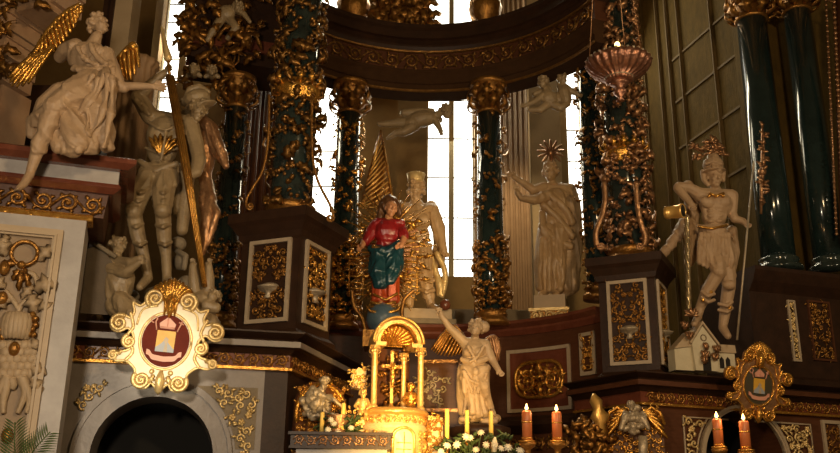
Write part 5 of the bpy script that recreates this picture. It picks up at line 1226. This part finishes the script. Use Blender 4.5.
for u, d, h in ((-24, 0, 62), (24, 0, 62), (-19, -24, 62), (10, -14, 58)):
    mb = MB(); c = T(u, 0, d); r = 3.1 if d == 0 else 2.7
    mb.lathe([(r * 1.5 * m, 0), (r * 1.5 * m, 1.5 * m), (r * 1.2 * m, 2.5 * m), (r * m, 4 * m), (r * .95 * m, (h - 9) * m), (r * 1.2 * m, (h - 8) * m), (r * 1.0 * m, (h - 7) * m), (r * 1.5 * m, (h - 1) * m), (r * 1.8 * m, h * m)], c, 14)
    for row in range(2):
        for k in range(6):
            a = k * 1.047 + row * .5; dd = V((math.cos(a), math.sin(a), 0)); mb.leaf(c + dd * r * m + V((0, 0, (h - 8 + row * 3.5) * m)), V((0, 0, 1)) + dd * .4, dd, 5 * m, 3 * m, .4)
    part('column', mb, 'tabernacle_gilt', t)
mb = MB(); mb.lathe([(33 * m, -7 * m), (35 * m, -5 * m), (35 * m, -3 * m), (32 * m, 0), (30 * m, 0)], T(0, 0, -12), 40); part('upper_cornice', mb, 'gold_bright', t)
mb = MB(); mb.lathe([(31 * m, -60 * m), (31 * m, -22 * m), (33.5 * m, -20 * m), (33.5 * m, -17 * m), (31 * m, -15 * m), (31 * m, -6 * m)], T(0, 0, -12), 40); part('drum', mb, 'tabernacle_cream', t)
mb = MB(); cc = T(0, 0, -12)
fw_ = cyl((0, 0), 1)
def TD(u, v, d):
    a = u / 31; r = 31 + d; ux = V((math.cos(yaw), math.sin(yaw), 0)); nn = V((math.sin(yaw), -math.cos(yaw), 0)); return cc + (ux * math.sin(a) * r + nn * math.cos(a) * r + V((0, 0, v))) * m
TD.s = m
frieze(mb, TD, -44, 44, -11, 7.5, 0, 5, .12)
for u in (-38, -26, 22, 32, 40):
    for v in range(-46, -22, 4): mb.ball(TD(u, v, .5), (1.8 * m, 1.8 * m, 1.8 * m), None, 6)
    mb.ball(TD(u, -24, 1), 2.6 * m, None, 7)
for u in (-34, -30, 27, 36): fleaf(mb, TD, u, -44, 1.57, 16, 7, .5, .3)
part('gilded_relief', mb, 'gold_bright', t)
def door_fr(u, v, d): return TD(u + 2, v, d + .5)
mb = MB(); dp = [(-9, -56), (9, -56), (9, -30)] + [(9 * math.cos(math.pi * i / 10), -30 + 9 * math.sin(math.pi * i / 10)) for i in range(1, 10)] + [(-9, -30)]
mb.prism(dp, door_fr, -1, 1.6); dr = part('door', mb, 'door_gilt', t)
mb = MB(); 
for v in (-34, -40, -46): mb.tube([door_fr(-7, v, 2.2), door_fr(7, v, 2.2)], .5 * m, 5)
mb.tube([door_fr(0, -54, 2.2), door_fr(0, -24, 2.2)], .5 * m, 5); part('door_tracery', mb, 'gold_bright', dr)
mb = MB(); mb.tube(curve(door_fr, [(10.5, -56), (10.5, -30)] + [(10.5 * math.cos(math.pi * i / 12), -30 + 10.5 * math.sin(math.pi * i / 12)) for i in range(1, 12)] + [(-10.5, -30), (-10.5, -56)], 1.5), 1.7 * m, 7); part('door_frame', mb, 'gold_bright', t)
mb = MB(); 
for i in range(10):
    a0, a1 = math.pi * i / 10, math.pi * (i + 1) / 10
    mb.prism([(18 * math.cos(a0), 0), (18 * math.cos(a1), 0), (18 * math.cos(a1), 64), (18 * math.cos(a0), 64)], lambda u, v, d: T(u, v, d - 22 - 5 * math.sqrt(max(0, 1 - (u / 18) ** 2))), -1, 0)
part('niche_back', mb, 'brown_wood', t)
mb = MB(); rg = random.Random(3)
for k in range(46): mb.leaf(T(rg.uniform(-17, 17), rg.uniform(2, 60), -24), (rg.uniform(-1, 1), -.4, rg.uniform(-.3, 1)), (0, -1, 0), 9 * m, 4 * m, .4)
part('niche_gilding', mb, 'gold_old', t)
# crucifix inside
t = thing('crucifix', 'pale gilded crucifix standing inside the tabernacle canopy', 'crucifix', T(-5, 0, -4))
mb = MB(); mb.rect(T, -6.6, 3, -3.6, 56, -5, -3); mb.rect(T, -14, 41, 4, 44, -5, -3)
for u, v in ((-14, 42.5), (4, 42.5), (-5.1, 57)): mb.ball(T(u, v, -4), 2.3 * m, None, 8)
part('cross', mb, 'gold_bright', t)
mb = MB(); mb.lathe([(6 * m, 0), (6 * m, 1.5 * m), (2.5 * m, 3 * m), (1.6 * m, 6 * m)], T(-5, 0, -4), 16); part('foot', mb, 'gold_bright', t)
f = Fig(T(-5, 40, -3).y - .03, 392, 372); cx, cy = proj(T(-5, 42, -2))
f.head(cx + .6, cy - 1.2, -.01, 2.8, hair='curls', seed=3); f.blob(cx, cy + 5, 0, 2.6, 4.6, 2.2); f.limb((cx - 1.5, cy + 2, 0, 1.1), (cx - 7, cy - .6, 0, .9)); f.limb((cx + 1.5, cy + 2, 0, 1.1), (cx + 7, cy - .6, 0, .9)); f.limb((cx - .8, cy + 8, 0, 1.6), (cx - .6, cy + 14, -.01, 1.2), (cx, cy + 20, 0, .8)); f.limb((cx + .9, cy + 8, 0, 1.6), (cx + .8, cy + 14, -.01, 1.2), (cx + .2, cy + 20, 0, .8)); f.blob(cx, cy + 9, 0, 2.9, 2, 2.4)
f.build('corpus', 'gold', t, .006)
# little putti on the tabernacle
for k, (px, py, Yq, lab) in enumerate(((363, 403, 8.38, 'small gilded putto seated at the left side of the tabernacle'), (411, 397, 8.62, 'small gilded putto standing between the right tabernacle columns'))):
    f = Fig(Yq, px, py); f.head(px, py - 9, -.02, 5, yaw=(20, -20)[k], hair='curls', seed=60 + k); f.blob(px, py + 1, 0, 5, 7, 4.5); f.limb((px - 4, py - 3, 0, 2), (px - 8, py + 3, -.04, 1.7), (px - 5, py + 6, -.06, 1.4)); f.limb((px + 4, py - 3, 0, 2), (px + 7, py + 3, -.04, 1.7), (px + 4, py + 6, -.06, 1.4)); f.limb((px - 2, py + 6, 0, 2.8), (px - 3, py + 11, -.04, 2.2), (px - 2, py + 16, -.02, 1.6)); f.limb((px + 2, py + 6, 0, 2.8), (px + 3, py + 11, -.04, 2.2), (px + 2, py + 16, -.02, 1.6))
    o = f.build('putto_figure', ('tabernacle_gilt', 'gold')[k], None, .008); setp(o, lab, 'statue')
# side brackets of the tabernacle
def side_block(name, label, pts, Y, m_, seed, rel='gold'):
    mb = MB(); fr = face(P(pts[0][0], pts[0][1], Y), mpp(pts[0][0], pts[0][1], Y), R_(10)); poly = [(x - pts[0][0], pts[0][1] - y) for x, y in pts]
    t = thing(name, label, 'ornament', fr(poly[0][0], min(q[1] for q in poly), -5)); mb.prism(poly, fr, -14, 0); part('block', mb, m_, t)
    x0, x1 = min(q[0] for q in poly), max(q[0] for q in poly); y0, y1 = min(q[1] for q in poly), max(q[1] for q in poly)
    mb = MB(); ornament(mb, fr, lambda u, v: True, (x0, y0, x1, y1), 7, seed, 0); part('gilded_relief', mb, rel, t)
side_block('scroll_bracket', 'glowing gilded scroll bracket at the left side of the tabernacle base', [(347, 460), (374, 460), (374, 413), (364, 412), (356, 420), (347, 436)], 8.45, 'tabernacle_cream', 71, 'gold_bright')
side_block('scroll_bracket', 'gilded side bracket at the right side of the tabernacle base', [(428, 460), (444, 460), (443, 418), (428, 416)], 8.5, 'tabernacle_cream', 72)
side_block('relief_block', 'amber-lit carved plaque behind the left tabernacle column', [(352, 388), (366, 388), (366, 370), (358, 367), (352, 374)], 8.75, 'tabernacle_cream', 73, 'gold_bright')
# silvery relief cluster behind, right of tabernacle
t = thing('framed_relief', 'dark silvery relief panel behind the right side of the tabernacle', 'panel', P(432, 400, 9.6)); fr = plane(P(432, 380, 9.7), R_(-6)); a, b = fr.uv(418, 412), fr.uv(462, 360)
mb = MB(); mb.rect(fr, a[0], a[1] - .4, b[0], b[1], -.15, 0); part('board', mb, 'brown_wood', t); mb = MB(); mb.border(fr, a[0], a[1], b[0], b[1], .035, 0, .03); part('panel_frame', mb, 'bronze', t)
mb = MB(); cu, cv = fr.uv(431, 388); ornament(mb, fr, lambda u, v: (u - cu) ** 2 + (v - cv) ** 2 < .03, (cu - .2, cv - .2, cu + .2, cv + .2), .08, 5, .0); part('silver_relief', mb, 'silver', t)

# ================================================================== gradine shelf, altar table
SF = plane(P(388, 440, 8.0), R_(2)); a, b = SF.uv(290, 448), SF.uv(391, 433)
t = thing('gradine_shelf', 'dark shelf with carved scroll frieze and pale underside in front of the tabernacle', 'shelf', SF((a[0] + b[0]) / 2, 1.9, -.3))
mb = MB(); mb.rect(SF, a[0], a[1] + .02, b[0], b[1] - .02, -.30, 0); mb.rect(SF, a[0] - .02, b[1] - .025, b[0] + .02, b[1], -.32, .03); mb.rect(SF, a[0] - .01, a[1], b[0] + .01, a[1] + .02, -.31, .02); part('board', mb, 'dark_wood', t)
mb = MB(); frieze(mb, SF, a[0] + .02, b[0] - .02, (a[1] + b[1]) / 2, (b[1] - a[1]) * .62, 0, 4, .07); part('carved_frieze', mb, 'bronze', t)
mb = MB(); mb.rect(SF, a[0] + .05, 1.9, b[0] - .03, a[1], -.28, -.03); part('support', mb, 'grey_marble', t)
mb = MB(); mb.box((-.1, 8.5, .95), (4.0, 2.2, 1.9)); mb.box((-.1, 8.45, 1.87), (4.15, 2.4, .08)); o = struct('trim_5', mb, 'grey_marble')

# silver draped busts in gilded frames, left and right of the altar
def bust(label, px, py, Y, yaw, k, seed, wings):
    m = mpp(px, py, Y) * k; fr = face(P(px, py, Y), m, yaw)
    t = thing('relief_bust', label, 'relief', fr(0, -34, 0))
    mb = MB(); mb.prism([(-30, -60), (30, -60), (30, 0), (24, 14), (12, 20), (-12, 20), (-24, 14), (-30, 0)], fr, -6, 0); part('backboard', mb, 'brown_wood', t)
    mb = MB(); ornament(mb, fr, lambda u, v: abs(u) > 8 or v < -18, (-28, -56, 28, 16), 7.5, seed, 0)
    if wings:
        for s in (-1, 1):
            for q in range(7): mb.feather(fr(8 * s, 14, 3), fr((14 + q * 3.2) * s, 20 - q * q * .9 - 2, 2 + q * .3), fr.N, 5 * m)
            mb.tube([fr(8 * s, 10, 3), fr(18 * s, 19, 3), fr(27 * s, 13, 3), fr(31 * s, 0, 2)], 2 * m, 7)
    else:
        mb.tube(curve(fr, [(30 * math.cos(a * .2), -14 + 32 * math.sin(a * .2)) for a in range(-2, 18)], 1), 2.4 * m, 7)
    part('gilded_frame', mb, 'gold', t)
    return t, fr, m
t, fr, m = bust('silvery draped relief figure in a gilded frame above the left end of the shelf', 322, 402, 8.75, R_(35), .95, 81, False)
f = Fig(8.62, 316, 400)
rg = random.Random(44); f.blob(315, 403, 0, 10, 15, 7, 10)
for k_ in range(34):
    a_ = rg.uniform(0, 6.28); q_ = math.sqrt(rg.random()); f.blob(316 + 12.5 * q_ * math.cos(a_), 402 + 17 * q_ * math.sin(a_), -.03 - .07 * (1 - q_), rg.uniform(2.4, 5), rg.uniform(2, 4), 3.4, rg.uniform(-60, 60))
f.head(325, 381, -.08, 4.6, yaw=35, hair='curls', seed=83); f.limb((324, 386, -.06, 2.4), (320, 392, -.04, 4))
f.limb((324, 396, -.06, 3), (333, 399, -.1, 2.2), (341, 406, -.08, 1.6)); f.limb((320, 408, -.08, 2.6), (332, 414, -.12, 2), (344, 417, -.1, 1.4))
f.build('silver_figure', 'silver', t, .010, [(298, 376, 334, 424, .022, 12, 6, .4)])
t, fr, m = bust('silvery relief bust between spread gilded wings below the right cornice', 635, 425, 9.95, R_(-6), .92, 84, True)
f = Fig(9.8, 634, 415)
rg = random.Random(45); f.blob(634, 420, 0, 8, 11, 6)
for k_ in range(34):
    a_ = rg.uniform(0, 6.28); q_ = math.sqrt(rg.random()); f.blob(634 + 11 * q_ * math.cos(a_), 420 + 13 * q_ * math.sin(a_), -.03 - .06 * (1 - q_), rg.uniform(2, 4.2), rg.uniform(1.6, 3.2), 2.8, rg.uniform(-60, 60))
f.head(631, 406, -.08, 5, yaw=-8, hair='curls', seed=85)
f.limb((626, 416, -.06, 3), (621, 428, -.08, 2)); f.limb((642, 418, -.06, 3), (648, 428, -.08, 2))
f.build('silver_figure', 'silver', t, .010, [(618, 412, 652, 438, .014, 12, 6, .3)])
mb = MB(); mb.tube([P(643, 436, 9.7), P(643, 462, 9.7)], .05, 9); part('colonnette', mb, 'silver', t)
# gilded leaf cluster between curved wall and right bust
mb = MB(); rg = random.Random(15)
for k in range(70): mb.leaf(P(rg.uniform(570, 606), rg.uniform(425, 462), 10.0 + rg.uniform(-.1, .1)), (rg.uniform(-1, 1), rg.uniform(-.9, 0), rg.uniform(-.5, 1)), (0, -1, 0), .16, .08, .5)
mb.tube([P(588, 470, 10.1), P(588, 430, 10.1)], .12, 8); single('gilded_foliage', mb, 'gold_old', 'cluster of gilded foliage between the tall candles and the right relief bust', 'foliage')
mb = MB(); rg = random.Random(16)
mb.leaf(P(602, 440, 9.95), (-.15, -.1, 1), (0, -1, 0), .5, .16, .2); mb.tube([P(604, 462, 9.98), P(602, 438, 9.97)], .03, 6); single('leaf_finial', mb, 'gold_bright', 'pale gilded leaf standing left of the winged relief bust', 'ornament')

# ================================================================== candles
def candle(label, px, yt, yb, w, Y, mm, lit, group, holder=True, zbase=1.91):
    m = mpp(px, yb, Y); top = P(px, yt, Y); bot = P(px, yb, Y); bot.x = top.x = (top.x + bot.x) / 2
    t = thing('candle', label, 'candle', bot, group)
    mb = MB(); r = w * m / 2; mb.lathe([(r, bot.z), (r, top.z - .01), (r * .8, top.z), (r * .3, top.z - .004)], (bot.x, Y, 0), 18); part('wax', mb, mm, t)
    mb = MB(); mb.tube([(bot.x, Y, top.z - .01), (bot.x, Y, top.z + 2.2 * m)], .3 * m + .001, 5); part('wick', mb, 'hole', t)
    if mm == 'wax_red':
        mb = MB()
        for q in (.12, .62): z = bot.z + (top.z - bot.z) * q; mb.lathe([(r * 1.02, z), (r * 1.08, z + .006), (r * 1.02, z + .012)], (bot.x, Y, 0), 18)
        part('gilded_ring', mb, 'gold', t)
    if lit:
        mb = MB(); mb.lathe([(.1 * m, 1.0 * m), (1.4 * m, 2.0 * m), (1.7 * m, 3.2 * m), (1.0 * m, 5 * m), (.1 * m, 7.4 * m)], (bot.x, Y, top.z), 12); part('flame', mb, 'flame', t)
        l = bpy.data.lights.new('candle_light', 'POINT'); l.energy = 5; l.color = (1, .55, .2); l.shadow_soft_size = .03
        lo = bpy.data.objects.new('candle_light', l); COL.objects.link(lo); lo.location = (bot.x, Y, top.z + 14 * m)
    if holder:
        t2 = thing('candlestick', label.replace('candle', 'candlestick holding the candle', 1) if 0 else holder, 'candlestick', (bot.x, Y, zbase), None)
        h = bot.z - zbase; mb = MB(); mb.lathe([(r * 2.2, 0), (r * 2.2, .02), (r * .9, .05), (r * .6, h * .4), (r * .9, h * .5), (r * .6, h * .6), (r * .7, h - .05), (r * 1.5, h - .03), (r * 1.7, h), (r * 1.1, h + .002)], (bot.x, Y, zbase), 20); part('stem', mb, 'gold_old', t2)
        mb = MB(); mb.lathe([(r * 1.05, h), (r * 1.5, h + .004), (r * 1.6, h + .02), (r * 1.05, h + .022)], (bot.x, Y, zbase), 20); part('drip_pan', mb, 'gold', t2)
g1, g2, g3, g4 = 'red-brown candles left of the winged bust', 'red-brown candles under the dark cartouche', 'yellow candles behind the flowers', 'yellow candles on the shelf'
candle('lit red-brown candle, left of the pair below the oval relief', 527, 411, 443, 10, 7.7, 'wax_red', True, g1, 'gilt candlestick of the left candle below the oval relief')
candle('lit red-brown candle, right of the pair below the oval relief', 557, 412, 443, 10, 7.8, 'wax_red', True, g1, 'gilt candlestick of the right candle below the oval relief')
candle('lit red-brown candle, left of the pair before the right arch', 718, 419, 449, 9.5, 7.9, 'wax_red', True, g2, 'gilt candlestick of the left candle before the right arch', 0)
candle('lit red-brown candle, right of the pair before the right arch', 745, 421, 452, 10, 7.8, 'wax_red', True, g2, 'gilt candlestick of the right candle before the right arch', 0)
for px, yt, yb, lab, hl in ((447, 409, 446, 'thin yellow candle nearest the tabernacle among the white flowers', 'slim gilt candlestick nearest the tabernacle'), (467, 410, 438, "thin yellow candle in front of the standing angel's left leg", "slim gilt candlestick below the standing angel's left leg"), (491, 411, 440, 'thin yellow candle rightmost of three behind the white flowers', 'slim gilt candlestick rightmost of three behind the flowers')):
    candle(lab, px, yt, yb, 4.4, 8.0, 'wax_yellow', False, g3, hl)
zs = SF(0, b[1], 0).z
for px, yt, lab in ((322, 412, 'short yellow candle before the silvery draped figure on the shelf'), (343, 403, 'taller yellow candle on the shelf close to the tabernacle')):
    candle(lab, px, yt, 434, 4.4, 8.15, 'wax_yellow', False, g4, False)

# ================================================================== flowers
def bouquet(label, blooms, Y, leaves, base_px, zb, seed, r_px, vase_label):
    rg = random.Random(seed); m = mpp(blooms[0][0], blooms[0][1], Y); c = P(base_px[0], base_px[1], Y)
    t = thing('flower_arrangement', label, 'flowers', V((c.x, Y, zb + .2)))
    for (x, y) in blooms:
        mb = MB(); p = P(x, y, Y - rg.uniform(.16, .2)); r = r_px * rg.uniform(.9, 1.15) * m
        ax = V((rg.uniform(-.4, .4), -1, rg.uniform(.1, .8))).normalized(); q = ax.orthogonal().normalized(); w = ax.cross(q)
        for ring_, (n, tl, L) in enumerate(((9, .15, 1.0), (7, .6, .8), (5, 1.2, .55))):
            for k in range(n): a = 6.28 * k / n + ring_; d = q * math.cos(a) + w * math.sin(a); mb.leaf(p, d + ax * tl, ax, r * L, r * .5, .3, 1)
        mb.ball(p + ax * r * .15, r * .35, None, 7); part('blossom', mb, 'white_petal', t)
    mb = MB(); x0, y0, x1, y1 = leaves
    for k in range(60): mb.leaf(P(rg.uniform(x0, x1), rg.uniform(y0, y1), Y + rg.uniform(-.05, .15)), (rg.uniform(-1, 1), rg.uniform(-.8, .3), rg.uniform(-.3, 1)), (0, -1, 0), rg.uniform(.06, .13), rg.uniform(.02, .04), .4)
    for (x, y) in blooms: mb.tube([P(x, y, Y), c], .006, 4)
    part('foliage', mb, 'leaf_green', t)
    t2 = thing('flower_vase', vase_label, 'vase', V((c.x, Y, zb))); mb = MB(); h = c.z - zb
    mb.lathe([(.09, 0), (.1, .02), (.06, .05), (.12, max(.1, h * .6)), (.1, max(.14, h * .9)), (.12, max(.16, h))], (c.x, Y, zb), 18); part('bowl', mb, 'bronze', t2)
bouquet('large arrangement of white flowers with dark leaves in front of the standing angel', [(447, 446), (457, 445), (466, 437), (470, 438), (481, 433), (486, 445), (495, 446), (501, 449), (508, 448), (520, 451), (441, 452), (476, 450)], 7.85, (440, 436, 516, 460), (476, 462), 1.91, 5, 4.2, 'bronze vase under the large white flower arrangement')
bouquet('small bunch of white flowers between the two candles on the shelf', [(328, 430), (334, 424), (338, 433), (351, 428), (331, 420)], 8.2, (324, 418, 356, 434), (338, 433), zs + .003, 6, 3.4, 'low bronze bowl of the small bunch on the shelf')
mb = MB(); pxtube(mb, 7.8, [(494, 452), (494.5, 443), (495, 437)], [2.6, 3.2, 1.0], 8); single('flower_bud', mb, 'white_petal', 'tall white bud standing at the right of the flower arrangement', 'flower')

# palm leaves at the lower left
t = thing('palm_plant', 'green feathery palm fronds in front of the left pier at the bottom edge', 'plant', P(22, 470, 6.6)); rg = random.Random(7)
for (x0, y0, x1, y1) in ((16, 470, 15, 422), (22, 470, 50, 432)):
    mb = MB(); a, b = P(x0, y0, 6.6), P(x1, y1, 6.6 - .05); mb.tube([a, (a + b) / 2 + V((-.01, 0, .02)), b], .005, 4); n = 12; d = (b - a).normalized(); s = d.cross(V((0, -1, 0)))
    for k in range(n):
        p = a + (b - a) * (.2 + .8 * k / n)
        for q in (-1, 1): mb.leaf(p, d * .8 + s * q, (0, -1, .2), .17 * (1 - .5 * k / n), .010, .15, 1)
    part('frond', mb, 'palm_green', t)
mb = MB(); q = P(20, 480, 6.6); mb.lathe([(.14, 0), (.2, .3), (.22, q.z - .1), (.24, q.z)], (q.x, 6.6, 0), 20); single('flower_stand', mb, 'dark_wood', 'tall dark plant stand holding the palm fronds', 'stand')

# ================================================================== hanging sanctuary lamp
LY = 9.2; c = P(619, 74, LY); m = mpp(619, 60, LY)
t = thing('sanctuary_lamp', 'hanging copper sanctuary lamp bowl with a small red-lit flame on top', 'lamp', c - V((0, 0, 27 * m)))
mb = MB(); mb.lathe([(2 * m, -30 * m), (4.5 * m, -29 * m), (2 * m, -26 * m), (6 * m, -22 * m), (7 * m, -19 * m), (3.6 * m, -15 * m), (8.5 * m, -12 * m), (10 * m, -10 * m), (6 * m, -7 * m)], c, 20); part('pendant', mb, 'copper', t)
mb = MB(); mb.lathe([(6 * m, -9 * m), (12 * m, -8 * m), (14 * m, -6 * m), (13 * m, -5 * m), (22 * m, -1 * m), (28 * m, 4 * m), (31 * m, 9 * m), (32.5 * m, 13 * m), (30 * m, 13 * m), (26 * m, 6 * m), (8 * m, 2 * m)], c, 132, .035, 22); part('bowl', mb, 'copper', t)
mb = MB()
for k in range(34):
    a = 6.283 * k / 34; mb.ball(c + V((31 * m * math.cos(a), 31 * m * math.sin(a), 14 * m)), 1.6 * m, None, 6)
mb.lathe([(13 * m, -6 * m), (14.5 * m, -5 * m), (13 * m, -4 * m)], c, 24); part('rim_beads', mb, 'silver', t)
mb = MB(); mb.lathe([(6 * m, 4 * m), (4 * m, 14 * m), (4.5 * m, 28 * m), (4 * m, 29 * m)], c, 16); part('cup', mb, 'copper', t)
mb = MB(); mb.ball(c + V((0, 0, 32 * m)), (2.8 * m, 2.8 * m, 4.0 * m), None, 12); part('flame', mb, 'flame', t)
for a in (.4, 2.6, 4.7):
    mb = MB(); p = c + V((31 * m * math.cos(a), 31 * m * math.sin(a), 13 * m)); mb.tube([p, c + V((4 * m * math.cos(a), 4 * m * math.sin(a), 3.2))], .5 * m, 5); part('chain', mb, 'bronze', t)
# gilded drop ornament beside the spear
mb = MB(); rg = random.Random(19); Yd = 11.0
pxtube(mb, Yd, [(762, 124), (763, 150), (762, 180), (761, 214)], [.8, 2, 2.2, 1.2], 7)
for k in range(26): y = rg.uniform(128, 212); mb.leaf(P(762, y, Yd), (rg.uniform(-1, 1), rg.uniform(-.8, 0), rg.uniform(-.4, 1)), (0, -1, 0), 8 * mpp(762, 170, Yd), 4 * mpp(762, 170, Yd), .4)
mb.ball(P(762, 172, Yd), 4.5 * mpp(762, 170, Yd), None, 10); single('gilded_pendant', mb, 'bronze', 'gilded leafy drop ornament beside the tip of the thin spear', 'ornament')
# ================================================================== LIGHT
w = bpy.data.worlds.new('world'); sc.world = w; w.use_nodes = True
bg = w.node_tree.nodes['Background']; bg.inputs['Color'].default_value = (.70, .42, .16, 1); bg.inputs['Strength'].default_value = .06
def area(name, loc, target, size, energy, color, spread=None):
    l = bpy.data.lights.new(name, 'AREA'); l.energy = energy; l.color = color; l.shape = 'DISK'; l.size = size
    if spread: l.spread = R_(spread)
    o = bpy.data.objects.new(name, l); COL.objects.link(o); o.location = loc
    o.rotation_euler = (V(target) - V(loc)).to_track_quat('-Z', 'Y').to_euler(); return o
def spot(name, loc, target, energy, color, angle, blend=.5, size=.1):
    l = bpy.data.lights.new(name, 'SPOT'); l.energy = energy; l.color = color; l.spot_size = R_(angle); l.spot_blend = blend; l.shadow_soft_size = size
    o = bpy.data.objects.new(name, l); COL.objects.link(o); o.location = loc
    o.rotation_euler = (V(target) - V(loc)).to_track_quat('-Z', 'Y').to_euler(); return o
area('nave_lamp', (-1.6, 1.2, 3.2), (-2.4, 8.0, 4.2), .5, 190, (1, .80, .56))
area('nave_fill_far', (2.6, 1.0, 5.5), (1.5, 10.5, 4.5), .6, 240, (1, .68, .34))  # added unseen fill that lifts the altar front and right wing
spot('tabernacle_spot', (.3, 5.6, 2.0), (-.12, 8.5, 2.5), 850, (1, .60, .18), 38, 1.0, .12)
spot('cartouche_spot', (-1.9, 5.2, 2.2), (-2.3, 8.2, 3.0), 250, (1, .86, .60), 20, .7, .1)
spot('king_fill_spot', (2.0, 7.2, 3.2), (-.1, 11.7, 5.0), 620, (1, .70, .36), 28, .8, .2)  # added unseen spot to brighten the king and shade him sideways
spot('choir_bounce_fill', (1.6, 12.9, 8.2), (1.9, 15.2, 5.2), 260, (1, .76, .42), 75, .8, .3)  # added fill for daylight bounce on the pilaster and pier, no lamp there
for k, (a, b, z0, z1) in enumerate(xs):
    o = area('window_light', ((a + b) / 2, YB - .05, min(z0 + 3.4, (z0 + z1) / 2)), ((a + b) / 2 * .6, 8, 3.5), 1.0, (170 if k else 100), (1, .88, .62))
    o.data.shape = 'RECTANGLE'; o.data.size = (b - a) * .9; o.data.size_y = 5.5
area('column_highlight_fill', (6.6, 5.5, 6.0), (4.2, 11, 4.6), .5, 60, (1, .80, .52))  # added unseen light for highlights on the right of the plain columns
vs = sc.view_settings; sc.display_settings.display_device = 'sRGB'
vs.view_transform = 'Standard'; vs.look = 'None'; vs.exposure = .12; vs.gamma = 1; vs.use_curve_mapping = False
sc.cycles.max_bounces = 5; sc.cycles.diffuse_bounces = 3; sc.cycles.glossy_bounces = 3
sc.cycles.sample_clamp_indirect = 4
